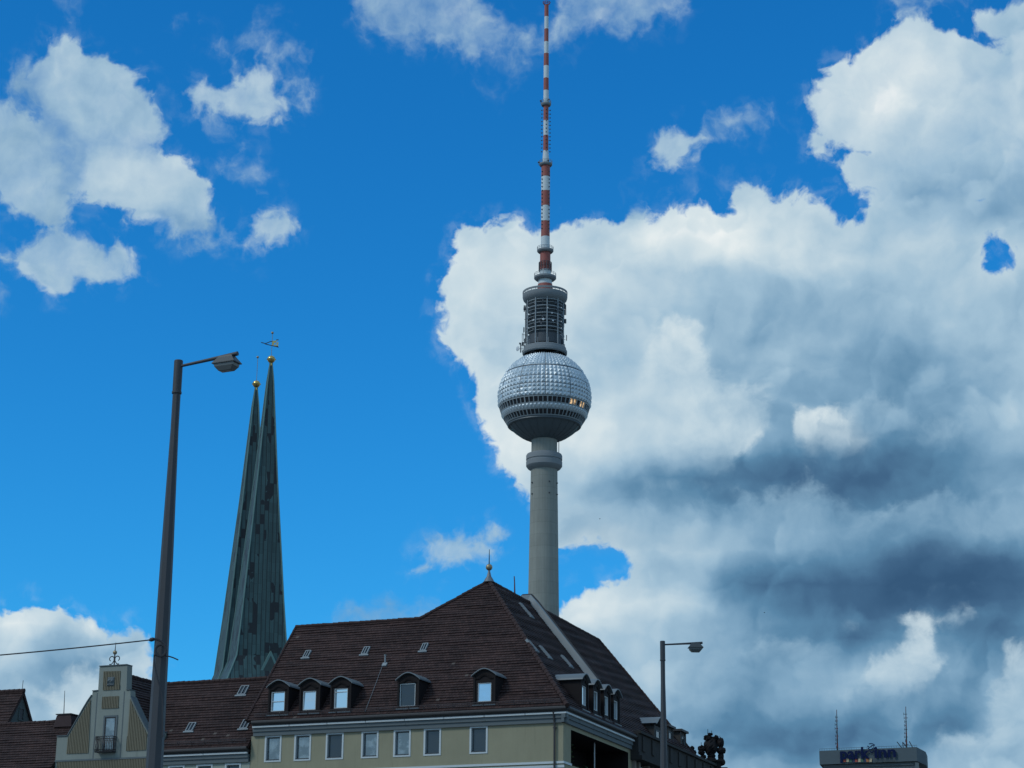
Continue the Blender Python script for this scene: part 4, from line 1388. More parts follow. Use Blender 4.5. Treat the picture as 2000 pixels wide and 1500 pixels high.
# eaves: moulding in lengths, cornice, gutter
def eave_parts(fr, u0, u1, z, parent, sgn=1, seg=2.45):
    mb = MB()
    n = max(1, round(abs(u1 - u0) / seg)); st = (u1 - u0) / n
    for k in range(n):
        a, b = u0 + k * st, u0 + (k + 1) * st
        a, b = min(a, b), max(a, b)
        mb.box(fr, a + .02, b - .02, -.16, 0, z - .045, z + .045)
    m = mb.build('moulding', WHITE, parent)
    mb = MB()
    mb.box(fr, min(u0, u1), max(u0, u1), WN - .02, -.10, z - .26, z - .05)
    mb.box(fr, min(u0, u1), max(u0, u1), WN - .02, -.17, z - .50, z - .265)
    for k in range(1, n):
        a = u0 + k * st
        mb.box(fr, a - .025, a + .025, -.10, -.085, z - .26, z - .055)
    c = mb.build('cornice', CORNICE, parent)
    mb = MB()
    mb.box(fr, min(u0, u1), max(u0, u1), WN, -.02, z + .05, z + .20)
    path = [fr.pt(u, .05, z + .25) for u in (min(u0, u1), max(u0, u1))]
    mb.tube(path, .115, 10)
    g = mb.build('gutter', GUTTER, parent)
    return m, c, g
eave_parts(FA, 0.02, FLEN + .1, ZE, house)
eave_parts(FS, 0.02, SLEN, ZE, house)
mb = MB()        # string course on both fronts
zs = FA.uz(1050, 1489, WN)[1]
mb.box(FA, uc - .06, uL, WN - .02, WN + .06, zs - .10, zs + .02)
mb.box(FA, uc - .06, uL, WN - .02, WN + .03, zs - .32, zs - .18)
mb.box(FS, sc_ - .05, s0, WN - .02, WN + .06, zs - .10, zs + .02)
mb.build('string_course', WHITE, house)
mb = MB()        # rail along the loggia
mb.box(FS, s0, s1, WN - .12, WN - .02, zs - .5, zs - .05)
mb.build('balcony_parapet', OCHRE, house)
mb = MB()
ud, zd = FA.uz(1083, 1440, WN + .12)
mb.tube([FA.pt(ud, .02, ZE + .2), FA.pt(ud, -.02, ZE + .02), FA.pt(ud, WN + .12, ZE - .5), FA.pt(ud, WN + .12, .3)], .055, 8)
for z in (16.2, 14, 11, 8, 5): mb.box(FA, ud - .09, ud + .09, WN, WN + .14, z, z + .06)
mb.build('downpipe', GUTTER, house)

# roofs
vt = sum(RF.uv(*p)[1] for p in ((582, 1222.5), (700, 1216), (820, 1211))) / 3
ut0 = RF.uv(580, 1222)[0]; ut1 = RF.uv(820, 1211)[0]
pk = RF.local(PK)
ul0 = FLEN + .12
hipc = RF.local(corner(SK, SK) + Vector((0, 0, ZR)))
ul0 = max(ul0, ut0)
mb = MB()
left = [(ut1, 0), (ul0, 0), (ul0 * .5 + ut0 * .5, vt * .5), (ut0, vt), (ut1, vt)]
right = [hipc, (ut1, 0), (ut1, vt), pk]
for poly in (left, right):
    RF.tiles(mb, poly)
    RF.slab(mb, poly)
# side roof runs on past the party wall to its far hip
sT = RS.uv(1165, 1246)[0]
ps = RS.local(PK)
vr = ps[1]
sE = RS.uv(1292, 1398)          # a point on the far hip
sF = sT + (sE[0] - sT) * vr / (vr - sE[1])
hs = RS.local(corner(SK, SK) + Vector((0, 0, ZR)))
sidep = [hs, (sF, 0), (sT, vr), (ps[0], vr)]
RS.tiles(mb, sidep)
RS.slab(mb, sidep)
# rear slopes
bp = PK - nS * 7.5
Zl = RF.pt(ut1, vt)
def flat(*pts): mb.face([Vector(p) for p in pts], [(0.0, 0.0)] * len(pts))
A_, B_ = RF.pt(ut0, vt, -.05), RF.pt(ut1, vt, -.05)
flat(A_, B_, B_ - nA * 6 - Vector((0, 0, 7)), A_ - nA * 6 - Vector((0, 0, 7)))
Pk2 = RS.pt(ps[0], vr, -.05); T2 = RS.pt(sT, vr, -.05)
flat(Pk2, T2, T2 - nS * 6 - Vector((0, 0, 7)), Pk2 - nS * 6 - Vector((0, 0, 7)))
flat(B_, Pk2, Pk2 - nS * 6 - Vector((0, 0, 7)), B_ - nA * 6 - Vector((0, 0, 7)))
F2 = RS.pt(sF, 0, -.05)
flat(T2, F2, F2 - nS * 6, T2 - nS * 6 - Vector((0, 0, 7)))
roof = mb.build('roof', TILE, house)
# ridge and hip tiles: overlapping half-round pieces
def ridge_tiles(a, b, parent, r=.115, step=.36, m=TILE2, name='ridge_tiles', drop=.03):
    a, b = Vector(a), Vector(b)
    n = max(2, round((b - a).length / step))
    d = (b - a) / n
    mb = MB()
    rr = random.Random(5)
    for k in range(n):
        p = a + d * k - Vector((0, 0, drop)) + Vector((0, 0, rr.uniform(-.012, .012)))
        mb.tube([p, p + d * 1.12], [r * 1.12, r * .9], 8)
    return mb.build(name, m, parent, False)
ridge_tiles(RF.pt(*hipc, .05), PK, roof, .13)
ridge_tiles(RF.pt(ut0, vt, .04), RF.pt(ut1, vt, .04), roof)
ridge_tiles(RF.pt(ut1, vt, .04), PK, roof)
ridge_tiles(PK, RS.pt(sT, vr, .03), roof)
ridge_tiles(RS.pt(sT, vr, .03), RS.pt(sF, 0, .03), roof)
mb = MB()
for i in range(18):      # verge tiles on the left edge
    f0, f1 = i / 18, (i + 1) / 18
    q = lambda f: RF.pt(ul0 + (ut0 - ul0) * f, vt * f, .03)
    mb.tube([q(f0), q(f1) + (q(f1) - q(f0)) * .1], [.08, .065], 6)
mb.build('ridge_tiles', TILE2, roof)

# raised party wall across the side roof
def party(p, q, h, thick, name):
    mb = MB()
    sa = RS.uv(*p); sb = RS.uv(*q)
    s_ = (sa[0] + sb[0]) / 2
    sA, sB = sa[0], sb[0]
    F_ = lambda s, v, hh: RS.pt(s, v, hh)
    pts = [F_(sB, sb[1], -.1), F_(sB, sb[1], h), F_(sA, vr - .35, h), ]
    top = RS.pt(sA, vr, 0) + Vector((0, 0, h * 1.15))
    mid = RS.pt(sA, vr, 0) - nS * .5 + Vector((0, 0, h * 1.15))
    bott = RS.pt(sA, vr, 0) - nS * 1.3 + Vector((0, 0, -1.2))
    pts = [F_(sB, sb[1], -.1), F_(sB, sb[1], h), F_(sA, vr - .45, h), top + nS * .1, mid, bott, RS.pt(sA, vr, -.6)]
    mb.prism(pts, eU * thick)
    o = mb.build(name, FLASH, house)
    mb = MB()
    for a, b in zip(pts[1:5], pts[2:6]):
        mb.tube([a + eU * thick * .5 + Vector((0, 0, .03)), b + eU * thick * .5 + Vector((0, 0, .03))], .07, 6)
    mb.build('coping', GUTTER, o)
    return o
pw = party((1019, 1160), (1161, 1341), .42, .30, 'party_wall')
mb = MB()
mp = at_y(1005.5, 1146, PK.y + 5.5); mt = at_y(1004.3, 1125.5, PK.y + 5.5)
mb.tube([mp - Vector((0, 0, .5)), mp + (mt - mp) * .35, mt], [.05, .035, .03], 6)
mb.build('mast_stub', MATS['mast_red'], house)

# finial
mb = MB()
k = depth(PK) / FPX
fz = lambda y: at_y(955, y, PK.y).z
Pc = Vector((PK.x, PK.y, 0))
mb.lathe([(11 * k, fz(1137)), (8 * k, fz(1131)), (4.6 * k, fz(1126)), (2.4 * k, fz(1117)), (1.8 * k, fz(1113))], Pc, 16)
fin = mb.build('finial', ZINC, house, True)
mb = MB(); mb.ball(Pc + Vector((0, 0, fz(1108))), 6.6 * k, 20, 12); mb.build('ball', BRASS, fin, True)
mb = MB(); mb.tube([Pc + Vector((0, 0, fz(1102))), Pc + Vector((0, 0, fz(1073)))], [.035, .016], 6); mb.build('spike', IRON, fin)

# dormers with curved zinc hoods
def dormer(fr, slope, uC, zs, parent, w=.66, hw=.76, zt=None, win=(-.36, .36, .16, 1.22), pane=PANEBR, bar=None, n=-.2, right=1, sash=WHITE, off=0, tip=1.44, rise=.38, tilt=0):
    mb = MB()
    back = 1.9
    zsp = zs + tip + .06
    u0, u1 = uC - w, uC + w
    wu0, wu1, wz0, wz1 = uC + win[0], uC + win[1], zs + win[2], zs + win[3]
    # front board with an opening, cheeks, arched top
    wall_grid(mb, fr, u0, u1, n, zs - .1, zsp, [(wu0, wu1, wz0, wz1)])
    N = 16
    prof = lambda t: rise * (0.72 * (1 - t * t) + 0.28 * (0.5 + 0.5 * cos(pi * t)))
    fan = [(uC + w * t, zsp + max(prof(t * w / hw) - .02, 0)) for t in [1 - 2 * i / N for i in range(N + 1)]]
    mb.face([fr.pt(u, n, z) for u, z in [(u0, zsp), (u1, zsp)] + fan[1:-1]])
    for u in (u0, u1):
        mb.face([fr.pt(u, n, zs - .1), fr.pt(u, n - back, zs - .1), fr.pt(u, n - back, zsp + .02), fr.pt(u, n, zsp + .02)])
    # pilaster boards and arched moulding
    for a, b in ((u0, u0 + .11), (u1 - .11, u1)):
        mb.box(fr, a - .0, b, n + .002, n + .05, zs - .05, zsp - .02)
    for r_ in (.80, .62):
        arc = [fr.pt(uC + w * r_ * t, n + .03, zsp - .14 + (r_) * rise * .8 * (0.5 + 0.5 * cos(pi * t)) ** .9) for t in [1 - 2 * i / 12 for i in range(13)]]
        mb.tube(arc, .035, 5)
    o = mb.build('dormer', DARKWOOD, parent)
    mb = MB()
    rows = []
    for th in (0.0, .055):
        for nn in (n + .16, n - back):
            rows.append([fr.pt(uC + hw * t, nn, zsp + prof(t) + th - .02 * (abs(t) > .95)) for t in [1 - 2 * i / N for i in range(N + 1)]])
    mb.grid([rows[0], rows[1]]); mb.grid([rows[2], rows[3]]); mb.grid([rows[0], rows[2]]); mb.grid([rows[1], rows[3]])
    mb.grid([[rows[0][0], rows[1][0]], [rows[2][0], rows[3][0]]]); mb.grid([[rows[0][-1], rows[1][-1]], [rows[2][-1], rows[3][-1]]])
    mb.build('hood', ZINC, o, True, 50)
    mb = MB()
    mb.ring(fr, wu0 + .003, wu1 - .003, wz0 + .003, wz1 - .003, .045, n - .12, n - .03)
    if bar: mb.box(fr, wu0 + .05, wu1 - .05, n - .11, n - .04, wz0 + (wz1 - wz0) * bar - .018, wz0 + (wz1 - wz0) * bar + .018)
    mb.build('window_frame', sash, o)
    mb = MB()
    mb.face([fr.pt(wu0, n - .09, wz0), fr.pt(wu1, n - .09 - off, wz0), fr.pt(wu1, n - .09 - off - tilt, wz1), fr.pt(wu0, n - .09 - tilt, wz1)])
    mb.build('pane', pane, o)
    mb = MB()
    mb.box(fr, u0 - .03, u1 + .03, n - .02, n + .14, zs - .13, zs - .07)
    mb.build('sill', FLASH, o)
    return o
NDF = -.2
for i, (cx, sy, wx0, wx1, wy0, wy1, pane, bar) in enumerate([
        (543, 1394, 530, 555, 1351.6, 1388.5, PANEBR, .5), (604.5, 1391, 592, 616, 1350, 1386, PANEBR, None), (665, 1388, 653, 678, 1345, 1382.5, PANEBR, .82),
        (797, 1381, 781, 810.5, 1335.5, 1379, PANEDK, None), (946, 1374, 933, 959, 1334, 1369.5, PANESKY, None)]):
    uC, z = FA.uz(cx, sy, NDF)
    (ua, zb), (ub, za) = FA.uz(wx1, wy1, NDF), FA.uz(wx0, wy0, NDF)
    # all five sit on one line
    d = dormer(FA, RF, uC, z, house, win=(ua - uC, ub - uC, zb - z, za - z), pane=pane, bar=bar, off=(.03, -.02, .04, 0, -.03)[i], tilt=(.02, .05, 0, 0, .02)[i])
    if i == 3: d['label'] = 'dormer with a dark window'
for i, (wx0, wx1, wy0, wy1, pane) in enumerate([(1137, 1145.2, 1352, 1385, PANEBR), (1160, 1168, 1358, 1396, PANEBR), (1180.7, 1188.7, 1367, 1405, PANEBR), (1199.6, 1206.7, 1376, 1413, PANEBR)]):
    (sa, z0), (sb, z1) = FS.uz(wx0, wy1, NDF), FS.uz(wx1, wy0, NDF)
    sC = (sa + sb) / 2
    z0 = ZE + .86; z1 = z0 + 1.08
    dormer(FS, RS, sC, z0 - .2, house, w=.64, hw=.80, win=(-.36, .36, .2, 1.28), pane=pane, tip=1.50, rise=.36, off=(.0, .05, .02, .04)[i])
# snow guard along the front eave
mb = MB()
def guard(slope, u0, u1, v, step=.9):
    for h in (.06, .15, .24):
        mb.tube([slope.pt(u0, v + h * .35, h), slope.pt(u1, v + h * .35, h)], .014, 4)
    k = 0
    u = u0
    while u <= u1:
        mb.tube([slope.pt(u, v - .02, 0), slope.pt(u, v + .09, .26)], .022, 4)
        mb.tube([slope.pt(u, v + .3, .02), slope.pt(u, v + .03, .12)], .014, 4)
        u += step
    u = u0
    while u <= u1:
        mb.tube([slope.pt(u, v + .02, .05), slope.pt(u, v + .085, .24)], .008, 3)
        u += .14
guard(RF, .4, FLEN, .22)
mb.build('snow_guard', mat('galvanised_bars', (.10, .085, .09), .5, metallic=.4), house)

def skylight(slope, px0, px1, py0, py1, parent, bright=True):
    uA, vB = slope.uv((px0 + px1) / 2, py1); _, vA = slope.uv((px0 + px1) / 2, py0)
    k = depth(slope.pt(uA, vB)) / FPX
    w = (px1 - px0) * k * (.5 if slope is not RS else .5)
    if slope is RS: w = .24
    h = vA - vB
    fr = slope.frame(uA, vB)
    mb = MB()
    mb.ring(fr, -w, w, 0, h, .05, -.02, .12)
    mb.box(fr, -w - .1, w + .1, .0, .10, -.10, -.004)
    mb.box(fr, -.02, .02, .06, .13, .05, h - .05)
    o = mb.build('skylight', FLASH if bright else ZINC, parent)
    mb = MB(); mb.face([fr.pt(-w + .05, .07, .05), fr.pt(w - .05, .07, .05), fr.pt(w - .05, .07, h - .05), fr.pt(-w + .05, .07, h - .05)])
    mb.build('pane', PANEDK, o)
for q in ((591, 603, 1273, 1286), (705, 718, 1266, 1280), (820, 832, 1259, 1273)): skylight(RF, *q, house)
for q in ((1030, 1044, 1192, 1206), (1040, 1052, 1260, 1272), (1066, 1079, 1273, 1286), (1108, 1120, 1291, 1303)): skylight(RS, *q, house)
mb = MB()
u, v = RF.uv(752, 1299)
p = RF.pt(u, v)
mb.tube([p - Vector((0, 0, .2)), p + Vector((0, 0, .55))], .05, 8)
mb.lathe([(.05, .52), (.075, .54), (.075, .6), (.0, .6)], p, 10)
fr = RF.frame(u, v)
mb.box(fr, -.14, .14, .0, .1, -.16, .12)
mb.build('vent_pipe', FLASH, house)
mb = MB()
mb.tube([RF.pt(*RF.uv(748, 1302), .09), RF.pt(*RF.uv(732, 1345), .09), RF.pt(*RF.uv(714, 1392), .09)], .012, 4)
mb.build('lightning_cable', FLASH, house)

# loggia: things standing in it
def plant(loc, label, h, w, seed, droop=False):
    t = thing('balcony_plant', loc, label, 'plant')
    r_ = random.Random(seed)
    mb = MB()
    mb.lathe([(.12, 0), (.17, .3), (.18, .32), (.15, .32)], loc, 14)
    mb.build('pot', DARKWOOD, t)
    mb = MB()
    for k in range(150):
        a, rr, zz = r_.uniform(0, 2 * pi), w * sqrt(r_.random()), r_.uniform(.3, h)
        c = Vector(loc) + Vector((rr * cos(a), rr * sin(a), zz))
        d1 = Vector((r_.uniform(-1, 1), r_.uniform(-1, 1), r_.uniform(-.6, .6))).normalized() * .09
        d2 = d1.cross(Vector((r_.uniform(-1, 1), r_.uniform(-1, 1), 1))).normalized() * .05
        mb.face([c - d1, c + d2, c + d1, c - d2])
    for k in range(5):
        a = r_.uniform(0, 6)
        mb.tube([Vector(loc) + Vector((0, 0, .2)), Vector(loc) + Vector((cos(a) * w * .6, sin(a) * w * .6, h * .9))], .012, 4)
    mb.build('foliage', LEAF, t)
fl = ZLI + .0
plant(FS.pt(s0 + .55, WN - .5, fl), 'tall leafy plant in the near end of the dark corner loggia', 2.9, .5, 1)
plant(FS.pt(s0 + 3.2, WN - .6, fl), 'bushy potted plant in the middle of the dark corner loggia', 2.0, .6, 2)
plant(FS.pt(s1 - 2.0, WN - .5, fl), 'low potted plant near the far pillar of the corner loggia', 1.7, .45, 3)
pp = FS.uz(1161, 1468, WN - .5)
par = thing('parasol', FS.pt(pp[0], WN - .5, fl), 'closed parasol with a thin pale pole in the corner loggia', 'parasol')
mb = MB(); mb.tube([FS.pt(pp[0], WN - .5, fl), FS.pt(pp[0], WN - .5, FS.uz(1161, 1440, WN - .5)[1])], .035, 8); mb.build('pole', WHITE, par)
mb = MB(); mb.lathe([(.02, 2.05), (.12, 1.9), (.16, 1.4), (.20, .8), (.05, .8)], FS.pt(pp[0], WN - .5, fl), 10); mb.build('folded_canopy', DARKWOOD, par)

# ------------------------------------------------------------------ low neighbour with the red-brown roof
lowhouse = thing('row_house', FA.pt(FLEN + 3, 0, 0), 'low pale green house under a long brown tiled roof behind the left lamp post', 'house')
zb = (FA.uz(488, 1467, 0)[1] + FA.uz(325, 1479, 0)[1]) / 2
ub0, ub1 = uL + .02, FA.uz(322, 1470, 0)[0]
uG0 = FA.uz(317.5, 1460, WN)[0]                 # right edge of the gabled house
ub1 = uG0 + .02
FB = FA
SB_ = Slope(FA.pt(0, SK, zb + .33), dU, nA, radians(50))
bw = []
for x0, x1, y0 in ((329, 361, 1494), (384, 416, 1492.5), (440, 471, 1490)):
    a, za = FA.uz(x1, y0, WN); b, _ = FA.uz(x0, y0, WN)
    bw.append((a, b, za - 1.45, za))
zt_ = sum(w[3] for w in bw) / 3
bw = [(a, b, zt_ - 1.45, zt_) for a, b, _, _ in bw]
mb = MB()
wall_grid(mb, FA, ub0, ub1 - .0, WN - .002, 0, zb - .48, [(w[0] + .05, w[1] - .05, w[2] + .05, w[3] - .05) for w in bw])
mb.build('wall', GREENWALL, lowhouse)
for w in bw: window(FA, w, WN, lowhouse, PANEDK)
eave_parts(FA, ub0 + .05, ub1 - .05, zb, lowhouse)
vB = sum(SB_.uv(*p)[1] for p in ((325, 1334), (400, 1331), (520, 1326.5))) / 3
mb = MB()
vq = floor(1.45 / .22) * .22
for poly in ([(ub0 + .01, 0), (ub1 - .03, 0), (ub1 - .03, vq), (ub0 + .01, vq)], [(ub0 + .01, vq), (ub1 + 2.6, vq), (ub1 + 2.6, vB), (ub0 + .01, vB)]):
    SB_.tiles(mb, poly); SB_.slab(mb, poly)
A_, B_ = SB_.pt(ub0, vB, -.05), SB_.pt(ub1 + 2.6, vB, -.05)
mb.face([A_, B_, B_ - nA * 6 - Vector((0, 0, 7)), A_ - nA * 6 - Vector((0, 0, 7))], [(0, 0)] * 4)
broof = mb.build('roof', TILE2, lowhouse)
ridge_tiles(SB_.pt(ub0, vB, .03), SB_.pt(ub1 + 2.6, vB, .03), broof)
for q in ((361, 377, 1414, 1430), (467, 484, 1408, 1425), (462, 480, 1342, 1359)): skylight(SB_, *q, lowhouse)
mb = MB(); guard(SB_, ub0 + .2, ub1 - .2, .30)
mb.build('snow_guard', MATS['galvanised_bars'], lowhouse)

# ------------------------------------------------------------------ gabled house
gable = thing('gabled_house', FA.pt(uG0 + 3, 0, 0), 'pale house with a stepped gable, fluted ochre panels and a scrolled iron finial', 'house')
GT = .55                                        # thickness of the gable wall
def gp(px, py): return FA.uz(px, py, WN)
cxg = FA.uz(216.5, 1420, WN)[0]
right_side = [gp(248.5, 1300), gp(247, 1348.5), gp(254.5, 1348), gp(255, 1361), gp(262, 1377), gp(273, 1400), gp(283, 1420), gp(289, 1431), gp(317, 1429)]
left_side = [gp(111.5, 1440), gp(132, 1438.5), gp(147, 1413), gp(163, 1385), gp(172, 1370), gp(180, 1358.5), gp(180.8, 1351), gp(191.5, 1349.8), gp(194.5, 1302)]
zlev = lambda a, b: (a[1] + b[1]) / 2
pairs = [(0, 8), (1, 7), (2, 6), (3, 5), (7, 1), (8, 0)]
ztop = zlev(right_side[0], left_side[8])
base = FA.uz(215, 1484, WN)[1]
uR = right_side[8][0]; uLg = left_side[0][0]
outline = [(uR, 0)] + [(uR, zlev(right_side[8], left_side[0]))] + right_side[7:0:-1] + [(right_side[0][0], ztop), (left_side[8][0], ztop)] + left_side[7:0:-1] + [(uLg, zlev(right_side[8], left_side[0])), (uLg, 0)]
mb = MB(); mb.prism([FA.pt(u, WN, z) for u, z in outline], -nA * GT)
gw = mb.build('gable_wall', PALE, gable)
up_ = outline[1:-1]
for a, b in zip(up_, up_[1:]):
    if abs(a[0] - b[0]) < .12: continue
    pa, pb = FA.pt(a[0], WN - GT / 2, a[1] + .02), FA.pt(b[0], WN - GT / 2, b[1] + .02)
    d = (pb - pa).normalized(); nn = d.cross(nA); nn = nn if nn.z > 0 else -nn
    mb = MB()                                   # thin dark cappings on the steps and slopes
    mb.prism([pa - nA * (GT / 2 + .05), pa + nA * (GT / 2 + .06), pb + nA * (GT / 2 + .06), pb - nA * (GT / 2 + .05)], nn * .05)
    mb.build('coping', CORNICE, gw)
def fluted(poly_px, name='fluted_panel', pitch=.11, n0=WN + .004, amp=.045):
    P = [gp(*p) for p in poly_px]
    mb = MB()
    k = floor(min(p[0] for p in P) / pitch)
    while k * pitch < max(p[0] for p in P):
        a, m_, b = k * pitch, (k + .62) * pitch, (k + 1) * pitch
        for lo_, hi_, h0, h1 in ((a, m_, amp, amp * .9), (m_, b, .0, 0.0)):
            q = clip(clip(P, 0, lo_, False), 0, hi_, True)
            if len(q) < 3: continue
            mb.face([FA.pt(u, n0 + h0, z) for u, z in q])
            if h0:
                for edge in (lo_, hi_):
                    zz = [z for u, z in q if abs(u - edge) < 1e-6]
                    if len(zz) >= 2:
                        mb.face([FA.pt(edge, n0, min(zz)), FA.pt(edge, n0 + h0, min(zz)), FA.pt(edge, n0 + h0, max(zz)), FA.pt(edge, n0, max(zz))])
        k += 1
    return mb.build(name, FLUTE, gable)
fluted([(203, 1311.5), (236, 1310.5), (234.5, 1347), (201.5, 1348.5)])
fluted([(200.5, 1361), (233, 1359.5), (232, 1383), (199, 1384.5)])
fluted([(130.5, 1472.5), (173, 1470.8), (178, 1366), (171, 1377), (150, 1412), (133.5, 1440.5)])
fluted([(246.8, 1467), (286, 1465), (288, 1434), (274, 1407), (264, 1386), (254.3, 1365)])
fluted([(112, 1486), (313, 1478.5), (313, 1560), (112, 1560)])
mb = MB()                                       # projecting middle strip and base band
ua, ub = gp(240, 1400)[0], gp(187, 1400)[0]
zb0 = gp(215, 1482)[1]
for u in (ua, ub):
    mb.box(FA, u - .03, u + .03, WN + .002, WN + .012, zb0, gp(215, 1352)[1])
mb.box(FA, uR, uLg, WN + .003, WN + .07, zb0 - .06, zb0 + .04)
mb.build('band', CORNICE, gable)
mb = MB()                                       # shield-shaped relief
u0, z0 = gp(217.5, 1331)
rr = random.Random(4)
rows = []
for i in range(13):
    row = []
    for j in range(13):
        x, y = j / 6 - 1, i / 6 - 1
        ed = max(0, 1 - max(abs(x), abs(y)) ** 6)
        bump = .05 + .10 * abs(sin(x * 3.3 + 1.2 * sin(y * 3)) * cos(y * 2.7)) 
        row.append(FA.pt(u0 + x * .24, WN + .06 + ed * bump, z0 + y * .26 - .02 * x * x))
    rows.append(row)
mb.grid(rows)
mb.box(FA, u0 - .24, u0 + .24, WN + .01, WN + .06, z0 - .27, z0 + .26)
mb.build('stone_relief', CORNICE, gable, True, 40)
# french window with an iron balcony
(wa, wz1), (wb, wz0) = gp(230.5, 1396.5), gp(198.5, 1471)
mb = MB()
mb.ring(FA, wa, wb, wz0, wz1, .10, WN + .004, WN + .05)
gwin = mb.build('window', CORNICE, gable)
mb = MB()
mb.ring(FA, wa + .103, wb - .103, wz0 + .103, wz1 - .103, .07, WN + .004, WN + .03)
mb.build('frame', IRON, gwin)
mb = MB(); mb.face([FA.pt(wa + .1, WN + .012, wz0 + .1), FA.pt(wb - .1, WN + .012, wz0 + .1), FA.pt(wb - .1, WN + .012, wz1 - .1), FA.pt(wa + .1, WN + .012, wz1 - .1)])
mb.build('pane', PANE, gwin)
mb = MB()
(ra, rz1), (rb, rz0) = gp(228, 1439), gp(192.5, 1470)
for z in (rz0, rz0 + .12, rz1 - .14, rz1):
    for a, b in ((FA.pt(ra, WN + .42, z), FA.pt(rb, WN + .42, z)), (FA.pt(ra, WN, z), FA.pt(ra, WN + .42, z)), (FA.pt(rb, WN, z), FA.pt(rb, WN + .42, z))):
        mb.tube([a, b], .022, 5)
for k in range(12):
    u = ra + (rb - ra) * k / 11
    pts = []
    for i in range(7):
        f = i / 6
        pts.append(FA.pt(u, WN + .42 + .10 * sin(pi * (1 - f) ** 1.6), rz0 + (rz1 - rz0) * f))
    mb.tube(pts, .018, 5)
for k in (1, 2, 3):
    for u in (ra, rb):
        mb.tube([FA.pt(u, WN + .11 * k, rz0), FA.pt(u, WN + .11 * k, rz1)], .018, 4)
mb.box(FA, ra, rb, WN + .05, WN + .42, rz0 - .04, rz0 - .01)
mb.build('balcony_railing', IRON, gwin)
# iron finial with scrolls
mb = MB()
fp = FA.uz(223, 1298, WN - .25)
fu = fp[0]; k = depth(FA.pt(fu, WN, ztop)) / FPX
F3 = lambda dx, y: FA.pt(fu - dx * k, WN - .25, FA.uz(223, y, WN - .25)[1])
mb.tube([F3(0, 1300), F3(0, 1278)], .04, 8); mb.tube([F3(0, 1271), F3(.5, 1255)], [.03, .012], 6)
for s in (-1, 1):
    pts = []
    for i in range(22):
        t = i / 21 * 4.6
        r_ = 5.0 - .35 * t
        pts.append(F3(s * (6.6 - r_ * cos(t + 2.4 - pi) * -1 - 0.6), 1287.5 + r_ * sin(t + 2.4 - pi) * -1))
    mb.tube([F3(s * .6, 1289)] + [F3(s * (6.3 + 5.2 * cos(a)), 1286.5 - 4.6 * sin(a)) for a in [radians(x) for x in range(200, -61, -20)]], .03, 6)
    mb.tube([F3(s * .6, 1289), F3(s * 4, 1295), F3(s * 7, 1297.2), F3(s * 11, 1297.2)], .03, 6)
ifin = mb.build('finial', IRON, gable)
mb = MB(); mb.ball(F3(0, 1274.5), 4.2 * k, 16, 10); mb.build('ball', BRASS, ifin, True)
# roofs of the gabled house: cross roof behind the gable, main roof at its left
rz = FA.uz(224, 1316, WN - GT)[1]
cu2 = cxg
slope_r = (rz - right_side[7][1]) / abs(cu2 - right_side[7][0])
back_len = 9.0
mb = MB()
SR_ = Slope(FA.pt(cu2 - (rz - right_side[7][1] + .6) / slope_r, WN - GT, right_side[7][1] - .6), -nA, -dU, atan(slope_r))
h = (rz - right_side[7][1] + .6) / sin(atan(slope_r))
pr = [(0.01, 0), (back_len, 0), (back_len, h), (0.01, h)]
SR_.tiles(mb, pr); SR_.slab(mb, pr)
SLf = Slope(FA.pt(cu2 + (rz - left_side[1][1] + .3) / slope_r, WN - GT, left_side[1][1] - .3), -nA, dU, atan(slope_r))
h2 = (rz - left_side[1][1] + .3) / sin(atan(slope_r))
mb.face([SLf.pt(.01, 0), SLf.pt(back_len, 0), SLf.pt(back_len, h2), SLf.pt(.01, h2)], [(0, 0)] * 4)
gro = mb.build('cross_roof', TILE2, gable)
ridge_tiles(FA.pt(cu2, WN - GT - .05, rz + .03), FA.pt(cu2, WN - GT - back_len, rz + .03), gro)
SG = Slope(FA.pt(0, SK, base - .35), dU, nA, radians(48))
vg = sum(SG.uv(*p)[1] for p in ((30, 1414), (112, 1409))) / 2
ug1 = SG.uv(-40, 1440)[0]
mb = MB()
poly = [(uLg + .01, 0), (ug1, 0), (ug1, vg), (uLg - 1.6, vg), (uLg - 1.2, vg * .62), (uLg + .01, vg * .3)]
SG.tiles(mb, poly); SG.slab(mb, poly)
A_, B_ = SG.pt(uLg - 1.6, vg, -.05), SG.pt(ug1, vg, -.05)
mb.face([A_, B_, B_ - nA * 6 - Vector((0, 0, 6)), A_ - nA * 6 - Vector((0, 0, 6))], [(0, 0)] * 4)
mroof = mb.build('main_roof', TILE2, gable)
ridge_tiles(SG.pt(uLg - 1.6, vg, .03), SG.pt(ug1, vg, .03), mroof)
mb = MB()
cf = Slope(SG.pt(0, vg), dU, nA, 1)
(uc0, _), (uc1, _) = SG.uv(149, 1408), SG.uv(114, 1409)
q0 = SG.pt(0, vg, 0)
cz0 = SG.pt(0, vg)
CF = Frame(Vector((SG.pt(0, vg).x, SG.pt(0, vg).y, 0)), dU, nA)
zc = SG.pt(0, vg).z
kk = .36
trap = [(uc0, zc - .4), (uc1, zc - .4), (uc1 - .12, zc - .0), (uc1 - .22, zc + .30), (uc0 + .13, zc + .33), (uc0 + .03, zc)]
mb.prism([CF.pt(u, .5, z) for u, z in trap], -nA * 1.0)
chim = mb.build('chimney', mat('chimney_brick', (.05, .032, .034), .9, var=.35, vscale=4), gable)
mb = MB()
mb.box(CF, uc0 + .06, uc1 - .16, -.56, .56, zc + .335, zc + .39)
mb.build('chimney_cap', GUTTER, chim)
mb = MB()
ur, zr = CF.uz(124.5, 1398, 0)[0], CF.uz(127, 1349, 0)[1]
